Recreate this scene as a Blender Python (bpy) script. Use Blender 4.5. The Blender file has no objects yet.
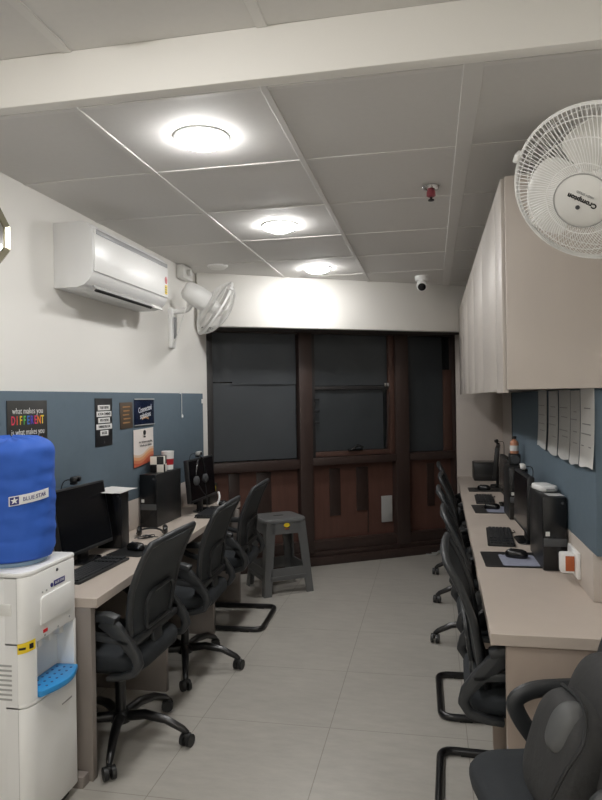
import bpy, bmesh, math, random
from mathutils import Matrix, Vector, Euler
random.seed(7)
PI = math.pi
sc = bpy.context.scene
COL = sc.collection

# ------------------------------------------------------------------ camera, world, exposure
EYE = 1.55
FPX = 655.0
yaw = math.atan(130 / FPX); pitch = -0.002; roll = 0.016
fw = Vector((-math.sin(yaw) * math.cos(pitch), math.cos(yaw) * math.cos(pitch), math.sin(pitch)))
rt = Vector((math.cos(yaw), math.sin(yaw), 0)); up = rt.cross(fw)
r2 = math.cos(roll) * rt - math.sin(roll) * up
u2 = math.cos(roll) * up + math.sin(roll) * rt
cam = bpy.data.cameras.new('camera'); cam_o = bpy.data.objects.new('camera', cam); COL.objects.link(cam_o)
cam.sensor_fit = 'HORIZONTAL'; cam.sensor_width = 36.0; cam.lens = FPX / 602 * 36.0
cam.clip_start = 0.05; cam.clip_end = 60
m = Matrix((r2, u2, -fw)).transposed().to_4x4(); m.translation = (0, 0, EYE)
cam_o.matrix_world = m
sc.camera = cam_o
w = bpy.data.worlds.new('world'); sc.world = w; w.use_nodes = True
w.node_tree.nodes['Background'].inputs[0].default_value = (0.6, 0.65, 0.7, 1)
w.node_tree.nodes['Background'].inputs[1].default_value = 0.02
sc.view_settings.view_transform = 'Standard'; sc.view_settings.look = 'None'
sc.view_settings.gamma = 1.0; sc.view_settings.use_curve_mapping = False
sc.view_settings.exposure = 0.0
LAMP = 120.0            # emission strength of every ceiling lamp
REAR = 120.0
LAMPS = [(-0.88, 2.49), (-0.88, 3.86), (-0.88, 5.2)]
LAMPS_REAR = [(-0.75, 0.95), (-0.75, -0.75), (0.1, -0.85)]  # last one is an added lamp, brightening the sides turned to the camera
sc.cycles.use_denoising = True
sc.cycles.max_bounces = 10; sc.cycles.diffuse_bounces = 6; sc.cycles.transparent_max_bounces = 16
sc.cycles.caustics_reflective = False; sc.cycles.caustics_refractive = False
sc.cycles.sample_clamp_indirect = 6

# ------------------------------------------------------------------ room numbers
WL, WR, CEIL, REARY = -1.90, 0.70, 2.6, -2.2
PHI = math.atan(0.6)
EV = Vector((math.cos(PHI), math.sin(PHI), 0)); NV = Vector((math.sin(PHI), -math.cos(PHI), 0))
WO = Vector((-1.88, 5.598, 0))
def frame(right, upv, nrm, o):
    M = Matrix((Vector(right), Vector(upv), Vector(nrm))).transposed().to_4x4(); M.translation = Vector(o); return M
WIN = frame(EV, (0, 0, 1), NV, WO)             # x along the window, y up, z into the room
def LEFTWALL(x, y, z): return frame((0, 1, 0), (0, 0, 1), (1, 0, 0), (x, y, z))
def RIGHTWALL(x, y, z): return frame((0, -1, 0), (0, 0, 1), (-1, 0, 0), (x, y, z))

# ------------------------------------------------------------------ materials
def srgb(r, g, b):
    f = lambda c: (c / 255 / 12.92) if c <= 10 else ((c / 255 + 0.055) / 1.055) ** 2.4
    return (f(r), f(g), f(b), 1)
def mat(name, col, rough=0.5, metal=0.0, var=0.06, scale=6.0, bump=0.0, bscale=60.0, spec=0.5, stretch=None, emit=None, alpha=None, trans=0.0):
    M = bpy.data.materials.new(name); M.use_nodes = True
    nt = M.node_tree; N = nt.nodes; L = nt.links; p = N['Principled BSDF']
    p.inputs['Roughness'].default_value = rough; p.inputs['Metallic'].default_value = metal
    p.inputs['Specular IOR Level'].default_value = spec
    tc = N.new('ShaderNodeTexCoord'); src = tc.outputs['Object']
    if stretch:
        mp = N.new('ShaderNodeMapping'); mp.inputs['Scale'].default_value = stretch
        L.new(src, mp.inputs[0]); src = mp.outputs[0]
    nz = N.new('ShaderNodeTexNoise'); nz.inputs['Scale'].default_value = scale; nz.inputs['Detail'].default_value = 5
    L.new(src, nz.inputs['Vector'])
    mx = N.new('ShaderNodeMix'); mx.data_type = 'RGBA'
    mx.inputs[6].default_value = tuple(c * (1 - var) for c in col[:3]) + (1,)
    mx.inputs[7].default_value = tuple(min(1, c * (1 + var)) for c in col[:3]) + (1,)
    L.new(nz.outputs['Fac'], mx.inputs[0]); L.new(mx.outputs[2], p.inputs['Base Color'])
    if bump:
        n2 = N.new('ShaderNodeTexNoise'); n2.inputs['Scale'].default_value = bscale; n2.inputs['Detail'].default_value = 3
        L.new(src, n2.inputs['Vector'])
        b = N.new('ShaderNodeBump'); b.inputs['Strength'].default_value = bump; b.inputs['Distance'].default_value = 0.01
        L.new(n2.outputs['Fac'], b.inputs['Height']); L.new(b.outputs[0], p.inputs['Normal'])
    if trans: p.inputs['Transmission Weight'].default_value = trans; p.inputs['IOR'].default_value = 1.45
    if alpha is not None: p.inputs['Alpha'].default_value = alpha
    if emit: p.inputs['Emission Color'].default_value = emit[0]; p.inputs['Emission Strength'].default_value = emit[1]
    return M
def floor_mat():
    M = mat('floor_vitrified_tile', srgb(188, 184, 176), 0.33, var=0.12, scale=2.2, bump=0.02, bscale=30)
    nt = M.node_tree; N = nt.nodes; L = nt.links; p = N['Principled BSDF']
    mx = p.inputs['Base Color'].links[0].from_node
    tc = [n for n in N if n.type == 'TEX_COORD'][0]
    # faint cloudy veins
    mp0 = N.new('ShaderNodeMapping'); mp0.inputs['Rotation'].default_value = (0, 0, 0.7); mp0.inputs['Scale'].default_value = (1, 3, 1)
    L.new(tc.outputs['Object'], mp0.inputs[0])
    v = N.new('ShaderNodeTexNoise'); v.inputs['Scale'].default_value = 7; v.inputs['Detail'].default_value = 8; v.inputs['Roughness'].default_value = .7
    L.new(mp0.outputs[0], v.inputs['Vector'])
    m1 = N.new('ShaderNodeMix'); m1.data_type = 'RGBA'; m1.blend_type = 'MULTIPLY'; m1.inputs[0].default_value = 0.35
    L.new(mx.outputs[2], m1.inputs[6]); L.new(v.outputs['Fac'], m1.inputs[7])
    gm = N.new('ShaderNodeGamma')
    br = N.new('ShaderNodeTexBrick'); br.offset = 0; br.squash = 1
    br.inputs['Scale'].default_value = 1.0; br.inputs['Brick Width'].default_value = 0.628; br.inputs['Row Height'].default_value = 0.644
    br.inputs['Mortar Size'].default_value = 0.0022; br.inputs['Mortar Smooth'].default_value = 0.2
    br.inputs['Color1'].default_value = (1, 1, 1, 1); br.inputs['Color2'].default_value = (.97, .97, .97, 1); br.inputs['Mortar'].default_value = (.62, .60, .57, 1)
    mp = N.new('ShaderNodeMapping'); mp.inputs['Location'].default_value = (0.49 + 0.628 * 4, -3.04 + 0.644 * 12, 0)
    L.new(tc.outputs['Object'], mp.inputs[0]); L.new(mp.outputs[0], br.inputs['Vector'])
    m2 = N.new('ShaderNodeMix'); m2.data_type = 'RGBA'; m2.blend_type = 'MULTIPLY'; m2.inputs[0].default_value = 1
    L.new(m1.outputs[2], m2.inputs[6]); L.new(br.outputs['Color'], m2.inputs[7]); L.new(m2.outputs[2], p.inputs['Base Color'])
    return M
def wave_poster_mat():
    # white sheet whose foot is printed with layered orange waves
    M = bpy.data.materials.new('wave_print'); M.use_nodes = True
    nt = M.node_tree; N = nt.nodes; L = nt.links; p = N['Principled BSDF']; p.inputs['Roughness'].default_value = .5
    tc = N.new('ShaderNodeTexCoord'); sp = N.new('ShaderNodeSeparateXYZ'); L.new(tc.outputs['Generated'], sp.inputs[0])
    def math_(op, a, b):
        n = N.new('ShaderNodeMath'); n.operation = op
        for i, x in enumerate((a, b)):
            if isinstance(x, (int, float)): n.inputs[i].default_value = x
            else: L.new(x, n.inputs[i])
        return n.outputs[0]
    s = math_('MULTIPLY', math_('SINE', math_('MULTIPLY', sp.outputs['Y'], 5.5), 0), 0.06)
    h = math_('SUBTRACT', math_('ADD', sp.outputs['Z'], s), math_('MULTIPLY', sp.outputs['Y'], 0.10))
    r = N.new('ShaderNodeValToRGB'); r.color_ramp.interpolation = 'CONSTANT'
    e = r.color_ramp.elements; e[0].position = 0; e[0].color = srgb(186, 92, 66)
    e[1].position = 0.12; e[1].color = srgb(208, 128, 92)
    for pos, c in ((0.2, srgb(222, 166, 122)), (0.28, srgb(222, 196, 172)), (0.34, srgb(232, 225, 220))):
        q = e.new(pos); q.color = c
    L.new(h, r.inputs[0]); L.new(r.outputs[0], p.inputs['Base Color'])
    return M
def glow_print_mat():
    M = mat('night_sky_print', srgb(22, 34, 60), 0.25, var=0.5, scale=9)
    return M
def checker_mat():
    M = bpy.data.materials.new('checker_print'); M.use_nodes = True
    nt = M.node_tree; p = nt.nodes['Principled BSDF']
    tc = nt.nodes.new('ShaderNodeTexCoord'); c = nt.nodes.new('ShaderNodeTexChecker'); c.inputs['Scale'].default_value = 2
    c.inputs[1].default_value = srgb(235, 230, 220); c.inputs[2].default_value = srgb(14, 13, 13)
    mp = nt.nodes.new('ShaderNodeMapping'); mp.inputs['Location'].default_value = (.01, .01, .01)
    nt.links.new(tc.outputs['Generated'], mp.inputs[0]); nt.links.new(mp.outputs[0], c.inputs['Vector']); nt.links.new(c.outputs[0], p.inputs['Base Color'])
    return M

m_wall = mat('white_wall_paint', srgb(234, 232, 227), 0.65, var=.02, scale=2)
m_ceil = mat('ceiling_board_white', srgb(212, 210, 207), 0.8, var=.03, scale=40)
m_tee = mat('tee_bar_white', srgb(216, 214, 211), 0.6, var=.01)
m_lam = mat('greige_laminate', srgb(192, 183, 175), 0.5, var=.05, scale=14, stretch=(1, 1, .25))
m_lam_top = mat('greige_laminate_worktop', srgb(194, 182, 171), 0.42, var=.04, scale=12)
m_lam_edge = mat('greige_edge_band', srgb(160, 151, 143), 0.5, var=.04)
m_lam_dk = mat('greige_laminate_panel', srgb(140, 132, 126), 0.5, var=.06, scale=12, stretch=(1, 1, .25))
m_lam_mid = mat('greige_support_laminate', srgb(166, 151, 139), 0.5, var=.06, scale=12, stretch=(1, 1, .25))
m_cab = mat('woodgrain_cabinet_laminate', srgb(190, 183, 176), 0.45, var=.05, scale=9, stretch=(14, 14, .6))
m_gap = mat('dark_gap', srgb(60, 54, 50), 0.8)
m_blue = mat('blue_felt_board', srgb(92, 108, 120), 0.85, var=.07, scale=18, bump=.08, bscale=250)
m_frame = mat('dark_brown_frame_paint', srgb(58, 45, 41), 0.42, var=.2, scale=8, stretch=(3, 3, .5))
m_frame2 = mat('brown_sash_paint', srgb(82, 59, 51), 0.45, var=.2, scale=8, stretch=(3, 3, .5))
m_jamb = mat('charcoal_frame_paint', srgb(44, 42, 42), 0.45, var=.1)
m_wood = mat('red_brown_plywood', srgb(92, 65, 57), 0.3, var=.25, scale=7, stretch=(4, 4, .6))
m_wood_dk = mat('dark_plank', srgb(54, 41, 37), 0.35, var=.25, scale=7, stretch=(4, 4, .6))
m_paper_bk = mat('black_chart_paper', srgb(60, 64, 68), 0.55, var=.1, scale=3, bump=.35, bscale=4)
m_paper_bk2 = mat('black_chart_paper_worn', srgb(54, 58, 61), 0.45, var=.12, scale=4, bump=.3, bscale=5)
m_pane = mat('dark_window_glass', srgb(28, 32, 34), 0.12, var=.1)
m_white = mat('white_plastic', srgb(238, 238, 236), 0.35, var=.02)
m_white2 = mat('white_plastic_soft', srgb(222, 221, 217), 0.45, var=.02)
m_offw = mat('white_appliance_shell', srgb(232, 232, 231), 0.38, var=.015)
m_grey_pl = mat('light_grey_strip', srgb(168, 168, 166), 0.4, var=.03)
m_pcg2 = mat('mid_grey_strip', srgb(140, 141, 142), 0.4)
m_slot = mat('dark_slot', srgb(34, 34, 34), 0.6)
m_bk = mat('black_plastic', srgb(30, 31, 32), 0.42, var=.1)
m_bk_gl = mat('black_gloss_plastic', srgb(17, 18, 20), 0.22, var=.1)
m_screen = mat('black_screen', srgb(12, 14, 18), 0.2, var=.05)
m_keys = mat('black_keycaps', srgb(40, 42, 45), 0.5, var=.1)
m_pcgrey = mat('dark_grey_strip', srgb(74, 76, 78), 0.4)
m_metal_bk = mat('black_metal_tube', srgb(19, 19, 20), 0.28, var=.1, spec=.6)
m_chrome = mat('chrome', (.75, .75, .75, 1), 0.2, metal=1)
m_seat = mat('black_seat_fabric', srgb(38, 42, 46), 0.85, var=.2, scale=30, bump=.15, bscale=300)
m_mesh = mat('black_back_mesh', srgb(56, 60, 63), 0.7, var=.25, scale=200, alpha=.9)
m_chair_pl = mat('charcoal_chair_plastic', srgb(48, 50, 52), 0.42, var=.08)
m_stool = mat('grey_stool_plastic', srgb(98, 99, 99), 0.36, var=.06)
m_cover = mat('blue_fabric_cover', srgb(44, 92, 186), 0.75, var=.1, scale=5, bump=.3, bscale=9)
m_bottle = mat('pale_blue_bottle', srgb(168, 196, 216), 0.2, var=.04, trans=.3)
m_tray = mat('blue_drip_tray', srgb(52, 142, 205), 0.3, var=.05)
m_yel = mat('yellow_sticker', srgb(236, 205, 45), 0.5, var=.02)
m_navy = mat('navy_print', srgb(52, 52, 120), 0.5, var=.02)
m_ink = mat('black_ink', srgb(24, 24, 26), 0.6, var=.02)
m_poster_bk = mat('black_poster', srgb(34, 35, 38), 0.45, var=.06)
m_chalk = mat('chalkboard_print', srgb(50, 50, 48), 0.5, var=.1)
m_white_ink = mat('white_ink', srgb(232, 232, 230), 0.6, var=.01)
m_brown_card = mat('brown_card', srgb(84, 72, 60), 0.55, var=.1)
m_tan_ink = mat('tan_ink', srgb(166, 126, 84), 0.6, var=.02)
m_paper = mat('white_paper', srgb(222, 221, 218), 0.7, var=.04, scale=12)
m_paper_g = mat('printed_grey_paper', srgb(186, 186, 184), 0.7, var=.10, scale=25, stretch=(1, 1, 8))
m_faint = mat('faint_print', srgb(148, 148, 148), 0.7, var=.1)
m_red = mat('red_plastic', srgb(170, 40, 50), 0.4)
m_pinkred = mat('sprinkler_red', srgb(150, 70, 78), 0.4)
m_copper = mat('copper_amber', srgb(190, 132, 102), 0.3, var=.1)
m_orange = mat('orange_rocker', srgb(176, 92, 52), 0.35)
m_padblue = mat('blue_grey_pad_print', srgb(150, 154, 172), 0.6, var=.2, scale=30)
m_pack = mat('black_backpack_cloth', srgb(48, 48, 48), 0.75, var=.15, scale=20, bump=.2, bscale=40)
m_pack2 = mat('charcoal_backpack_panel', srgb(82, 83, 83), 0.6, var=.12, scale=30)
m_silver = mat('silver_frame', srgb(190, 184, 160), 0.25, metal=.7)
m_mirror = mat('mirror_glass', (.8, .8, .8, 1), 0.05, metal=1)
m_checker = checker_mat()
m_wave = wave_poster_mat()
m_night = glow_print_mat()
m_lamp = mat('lamp_diffuser', (1, 1, 1, 1), 0.5, emit=((1.0, 0.988, 0.972, 1), LAMP))
m_lamp_r = mat('lamp_diffuser_rear', (1, 1, 1, 1), 0.5, emit=((1.0, 0.98, 0.955, 1), REAR))
m_lens = mat('lens_glass', srgb(10, 10, 14), 0.05)
m_red_ind = mat('red_indicator', srgb(200, 30, 40), 0.4)
m_green_ink = mat('green_print', srgb(150, 180, 120), 0.6)

# ------------------------------------------------------------------ mesh helpers
class MB:
    def __init__(s): s.bm = bmesh.new()
    def add(s, fn):
        t = bmesh.new(); fn(t)
        me = bpy.data.meshes.new('t'); t.to_mesh(me); t.free(); s.bm.from_mesh(me); bpy.data.meshes.remove(me)
        return s
    def box(s, a, b, bev=0.0, seg=2, M=None):
        def f(t):
            bmesh.ops.create_cube(t, size=1)
            for v in t.verts:
                v.co = Vector([(a[i] + b[i]) / 2 + v.co[i] * (b[i] - a[i]) for i in range(3)])
            if bev: bmesh.ops.bevel(t, geom=t.edges[:], offset=bev, segments=seg, affect='EDGES', profile=.5)
            if M: bmesh.ops.transform(t, matrix=M, verts=t.verts[:])
        return s.add(f)
    def tube(s, pts, r, n=8, closed=False, flat=None, M=None):
        P = [Vector(p) for p in pts]; k = len(P)
        rs = r if isinstance(r, (list, tuple)) else [r] * k
        def f(t):
            rings = []; prev = None
            for i in range(k):
                if closed: d = P[(i + 1) % k] - P[i - 1]
                else: d = P[min(i + 1, k - 1)] - P[max(i - 1, 0)]
                d.normalize()
                if prev is None:
                    a = Vector((0, 0, 1)) if abs(d.z) < .9 else Vector((1, 0, 0))
                    nrm = d.cross(a).normalized()
                else:
                    nrm = (prev - d * prev.dot(d)).normalized()
                prev = nrm; bn = d.cross(nrm)
                fl = flat or 1.0
                rings.append([t.verts.new(P[i] + rs[i] * (math.cos(2 * PI * j / n) * nrm + fl * math.sin(2 * PI * j / n) * bn)) for j in range(n)])
            for i in range(k if closed else k - 1):
                A, B = rings[i], rings[(i + 1) % k]
                for j in range(n): t.faces.new((A[j], A[(j + 1) % n], B[(j + 1) % n], B[j]))
            if not closed: t.faces.new(rings[0][::-1]); t.faces.new(rings[-1])
            if M: bmesh.ops.transform(t, matrix=M, verts=t.verts[:])
        return s.add(f)
    def lathe(s, prof, n=24, M=None, sx=1, sy=1, cap=True):
        def f(t):
            rings = []
            for r, z in prof:
                rings.append([t.verts.new((max(r, 1e-4) * sx * math.cos(2 * PI * j / n), max(r, 1e-4) * sy * math.sin(2 * PI * j / n), z)) for j in range(n)])
            for A, B in zip(rings, rings[1:]):
                for j in range(n): t.faces.new((A[j], A[(j + 1) % n], B[(j + 1) % n], B[j]))
            if cap: t.faces.new(rings[0][::-1]); t.faces.new(rings[-1])
            if M: bmesh.ops.transform(t, matrix=M, verts=t.verts[:])
        return s.add(f)
    def cyl(s, a, b, r, n=16): return s.tube([a, b], r, n)
    def prism(s, poly, z0, z1, M=None, bev=0, seg=2):
        def f(t):
            A = [t.verts.new((x, y, z0)) for x, y in poly]; B = [t.verts.new((x, y, z1)) for x, y in poly]; k = len(poly)
            t.faces.new(A[::-1]); t.faces.new(B)
            for i in range(k): t.faces.new((A[i], A[(i + 1) % k], B[(i + 1) % k], B[i]))
            bmesh.ops.recalc_face_normals(t, faces=t.faces[:])
            if bev: bmesh.ops.bevel(t, geom=[e for e in t.edges if e.calc_face_angle(0) > .6], offset=bev, segments=seg, affect='EDGES', profile=.5)
            if M: bmesh.ops.transform(t, matrix=M, verts=t.verts[:])
        return s.add(f)
    def ribbon(s, pts, th, y0, y1, bev=.006):
        P = [Vector((x, z)) for x, z in pts]; k = len(P); L_, R_ = [], []
        ths = th if isinstance(th, (list, tuple)) else [th] * k
        for i in range(k):
            d = (P[min(i + 1, k - 1)] - P[max(i - 1, 0)]).normalized(); nn = Vector((-d.y, d.x)) * ths[i] / 2
            L_.append(P[i] + nn); R_.append(P[i] - nn)
        poly = [(p.x, p.y) for p in L_] + [(p.x, p.y) for p in R_[::-1]]
        M = Matrix(((1, 0, 0, 0), (0, 0, -1, 0), (0, 1, 0, 0), (0, 0, 0, 1)))
        return s.prism(poly, -y1, -y0, M, bev)
    def loft(s, rings, cap=True, M=None):
        def f(t):
            R = [[t.verts.new(p) for p in r] for r in rings]; n = len(R[0])
            for A, B in zip(R, R[1:]):
                for j in range(n): t.faces.new((A[j], A[(j + 1) % n], B[(j + 1) % n], B[j]))
            if cap: t.faces.new(R[0][::-1]); t.faces.new(R[-1])
            bmesh.ops.recalc_face_normals(t, faces=t.faces[:])
            if M: bmesh.ops.transform(t, matrix=M, verts=t.verts[:])
        return s.add(f)
    def sheet(s, fn, nu, nv, th=0.0):
        def f(t):
            V = [[t.verts.new(fn(i / nu, j / nv)) for j in range(nv + 1)] for i in range(nu + 1)]
            for i in range(nu):
                for j in range(nv): t.faces.new((V[i][j], V[i + 1][j], V[i + 1][j + 1], V[i][j + 1]))
            bmesh.ops.recalc_face_normals(t, faces=t.faces[:])
            if th: bmesh.ops.solidify(t, geom=t.faces[:], thickness=th)
        return s.add(f)
    def build(s, name, material, parent=None, world=False, M=None, sharp=0.7, kind=None, label=None):
        if M: bmesh.ops.transform(s.bm, matrix=M, verts=s.bm.verts[:])
        if parent is not None and world:
            bmesh.ops.transform(s.bm, matrix=RM(parent).inverted(), verts=s.bm.verts[:])
        for f in s.bm.faces: f.smooth = True
        for e in s.bm.edges:
            if len(e.link_faces) != 2 or e.calc_face_angle(0) > sharp: e.smooth = False
        me = bpy.data.meshes.new(name); s.bm.to_mesh(me); s.bm.free()
        me.materials.append(material)
        o = bpy.data.objects.new(name, me); COL.objects.link(o)
        if parent is not None: o.parent = parent
        if kind: o['kind'] = kind
        if label: o['label'] = label
        return o
def RM(o):
    M = o.matrix_basis.copy()
    while o.parent is not None:
        o = o.parent; M = o.matrix_basis @ M
    return M
def thing(name, label, cat, loc=(0, 0, 0), rot=0.0, group=None, M=None):
    o = bpy.data.objects.new(name, None); COL.objects.link(o); o.empty_display_size = .1
    if M is not None: o.matrix_basis = M
    else: o.location = loc; o.rotation_euler = (0, 0, rot)
    o['label'] = label; o['category'] = cat
    if group: o['group'] = group
    return o
def single(name, mb, material, label, cat, group=None, M=None, sharp=.7):
    if M: bmesh.ops.transform(mb.bm, matrix=M, verts=mb.bm.verts[:])
    vs = [v.co for v in mb.bm.verts]
    c = Vector(((min(v.x for v in vs) + max(v.x for v in vs)) / 2, (min(v.y for v in vs) + max(v.y for v in vs)) / 2, min(v.z for v in vs)))
    bmesh.ops.translate(mb.bm, vec=-c, verts=mb.bm.verts[:])
    o = mb.build(name, material, sharp=sharp); o.location = c
    o['label'] = label; o['category'] = cat
    if group: o['group'] = group
    return o
def struct(name, mb, material, parent=None, M=None):
    o = mb.build(name, material, parent, M=M)
    if parent is None: o['kind'] = 'structure'
    return o
def copy_tree(o, parent=None):
    c = o.copy(); COL.objects.link(c)
    if parent is not None: c.parent = parent
    for ch in list(o.children): copy_tree(ch, c)
    return c
def text(name, s, size, material, parent, M, align='CENTER', sx=1.0, depth=.0008, bend=None, weight=0.0):
    cu = bpy.data.curves.new('t', 'FONT'); cu.body = s; cu.size = size; cu.align_x = align; cu.align_y = 'CENTER'; cu.extrude = depth / 2
    cu.offset = weight; cu.resolution_u = 3
    t = bpy.data.objects.new('t', cu); COL.objects.link(t)
    bpy.context.view_layer.update()
    dg = bpy.context.evaluated_depsgraph_get(); me = bpy.data.meshes.new_from_object(t.evaluated_get(dg))
    bpy.data.objects.remove(t); bpy.data.curves.remove(cu)
    bm = bmesh.new(); bm.from_mesh(me); bpy.data.meshes.remove(me)
    for v in bm.verts: v.co.x *= sx
    if bend:
        for v in bm.verts: v.co = Vector(bend(v.co))
    bmesh.ops.transform(bm, matrix=M, verts=bm.verts[:])
    mb = MB(); mb.bm.free(); mb.bm = bm
    return mb.build(name, material, parent, world=True)
def rrect(w_, h_, r, n=5, cx=0, cy=0):
    pts = []
    for (sx, sy, a0) in ((1, 1, 0), (-1, 1, PI / 2), (-1, -1, PI), (1, -1, 1.5 * PI)):
        for i in range(n + 1):
            a = a0 + PI / 2 * i / n
            pts.append((cx + sx * (w_ / 2 - r) + r * math.cos(a), cy + sy * (h_ / 2 - r) + r * math.sin(a)))
    return pts
def smooth_path(pts, n=6):
    P = [Vector(p) for p in pts]; out = []
    for i in range(len(P) - 1):
        p0 = P[max(i - 1, 0)]; p1 = P[i]; p2 = P[i + 1]; p3 = P[min(i + 2, len(P) - 1)]
        for k in range(n):
            t = k / n
            out.append(0.5 * ((2 * p1) + (-p0 + p2) * t + (2 * p0 - 5 * p1 + 4 * p2 - p3) * t * t + (-p0 + 3 * p1 - 3 * p2 + p3) * t ** 3))
    out.append(P[-1]); return out
def fillet(pts, r, n=5):
    P = [Vector(p) for p in pts]; out = [P[0]]
    for i in range(1, len(P) - 1):
        a = (P[i - 1] - P[i]); b = (P[i + 1] - P[i]); rr = min(r, a.length / 2, b.length / 2)
        A = P[i] + a.normalized() * rr; B = P[i] + b.normalized() * rr
        for k in range(n + 1):
            t = k / n; out.append((1 - t) ** 2 * A + 2 * t * (1 - t) * P[i] + t * t * B)
    out.append(P[-1]); return out

# ================================================================== the room
struct('floor', MB().box((WL - .1, REARY, -.06), (WR + .1, 7.4, 0)), floor_mat())
ceil = struct('ceiling', MB().box((WL - .1, REARY, CEIL), (WR + .1, 7.4, CEIL + .06)), m_ceil)
tee = MB()
for x in (-1.23, -.535):
    tee.box((x - .013, 1.84, CEIL - .006), (x + .013, 6.3, CEIL + .001), .002, 1)
tee.box((.152 - .035, 1.84, CEIL - .006), (.152 + .03, 6.4, CEIL + .001), .002, 1)
for y in (2.15, 2.835, 3.516, 4.19, 4.86, 5.54, 6.2):
    tee.box((WL, y - .012, CEIL - .004), (WR, y + .012, CEIL + .001), .0015, 1)
for x in (-1.05, -.45, .15):
    tee.box((x - .016, REARY, CEIL - .006), (x + .016, 1.79, CEIL + .001), .002, 1)
for y in (1.2, .6, 0, -.6, -1.2):
    tee.box((WL, y - .012, CEIL - .004), (WR, y + .012, CEIL + .001), .0015, 1)
tee.build('tee_bar_grid', m_tee, ceil)
struct('wall_left', MB().box((WL - .1, REARY, 0), (WL, 5.40, CEIL)), m_wall)
struct('wall_right', MB().box((WR, REARY, 0), (WR + .1, 7.4, CEIL)), m_wall)
struct('wall_rear', MB().box((WL, REARY - .1, 0), (WR, REARY, CEIL)), m_wall)
# bulkhead hanging across the ceiling
struct('trim_1', MB().box((WL, 1.79, 2.452), (WR, 1.838, CEIL), .003), m_wall)
# header wall over the window, set forward of it
HM = WIN
struct('wall_back', MB().box((-.24, 2.163, .34), (2.75, CEIL, .42), .002, M=HM), m_wall)
struct('trim_2', MB().box((-.24, 2.163, -.04), (2.75, 2.20, .34), M=HM), m_gap)      # soffit between header and window
struct('wall_end', MB().box((.245, 6.72, 0), (WR, 6.78, 2.163), .002), m_lam)
struct('wall_side', MB().box((.69, 5.18, .94), (WR, 6.72, 1.57)), m_lam)

# the window wall: three bays in a dark brown frame
win = MB()
Zf = .06
win.box((2.42, 0, -.06), (2.50, 2.2, Zf), .004)                  # right jamb
win.box((.76, .0, -.06), (.885, 2.2, Zf + .02), .004)             # mullions
win.box((1.755, .0, -.06), (1.895, 2.2, Zf + .02), .004)
win.box((-.1, .90, -.05), (.76, .985, Zf), .004)                 # rails
win.box((.885, .925, -.05), (1.755, .995, Zf + .015), .004)
win.box((1.895, .925, -.05), (2.42, 1.0, Zf), .004)
win.box((-.1, .12, -.05), (2.45, .215, Zf), .004)
win.box((-.12, 0, -.05), (2.5, .075, Zf + .06), .006)            # skirting ledge
win.box((-.12, .075, -.05), (2.5, .12, Zf + .02), .004)
win.box((-.12, 2.155, -.06), (2.5, 2.2, Zf))
wob = struct('window_1', win, m_frame, M=WIN)
MB().box((-.12, 0, -.06), (-.045, 2.2, Zf), .004).build('side_jamb', m_jamb, wob, M=WIN)
sash = MB()
dk = MB()
for a, b in (((.885, .995, -.02), (.925, 2.155, .045)), ((.925, 1.633, -.02), (1.70, 1.662, .04))): dk.box(a, b, .003)
dk.build('dark_sash_rail', m_jamb, wob, M=WIN)
for a, b in (((1.70, .995, -.02), (1.755, 2.155, .045)), ((.925, 1.00, -.02), (1.70, 1.045, .045))):
    sash.box(a, b, .003)
sash.build('sash_frame', m_frame2, wob, M=WIN)
for (a, b) in (((-.045, .985, -.03), (.76, 2.155, -.02)), ((.925, 1.045, -.012), (1.70, 1.63, -.004)), ((.925, 1.665, -.012), (1.70, 2.155, -.004)), ((1.895, 1.0, -.03), (2.42, 2.155, -.02))):
    MB().box(a, b).build('pane', m_pane, wob, M=WIN)
for (a, b) in (((-.045, .215, -.03), (.76, .90, -.015)), ((.885, .215, -.03), (1.755, .925, -.015)), ((1.895, .215, -.03), (2.42, .925, -.015))):
    MB().box(a, b).build('lower_panel', m_wood, wob, M=WIN)
for s0, s1, z0, z1 in ((.10, .20, .30, .88), (.36, .50, .30, .88), (1.08, 1.19, .43, .88), (1.36, 1.475, .46, .88), (2.14, 2.22, .45, .88)):
    MB().box((s0, z0, -.018), (s1, z1, -.004), .002).build('panel_plank', m_wood_dk, wob, M=WIN)
MB().box((1.476, .24, -.016), (1.484, .88, -.004)).build('panel_seam', m_wood_dk, wob, M=WIN)
MB().box((2.33, .985, -.02), (2.42, 1.82, .02), .003).build('jamb_board', m_frame2, wob, M=WIN)
sl = MB(); sl.tube([WIN @ Vector(p) for p in ((1.70, 1.60, .05), (1.665, 1.35, .075), (1.66, 1.06, .055))], .006)
sl.build('window_stay', m_frame, wob)
hd = MB(); hd.box((1.25, 1.0455, .04), (1.40, 1.065, .07), .006); hd.tube([(1.28, 1.06, .06), (1.34, 1.10, .08), (1.39, 1.075, .09)], .012)
hd.build('latch_handle', m_bk_gl, wob, M=WIN)
for z in (1.32, 1.43, 1.54): MB().box((.915, z - .012, .035), (.965, z + .012, .055), .004).build('hinge', m_bk, wob, M=WIN)
for s in (1.645, 1.675): MB().box((s, 1.655, .04), (s + .02, 1.69, .055), .003).build('catch', m_chrome, wob, M=WIN)

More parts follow.
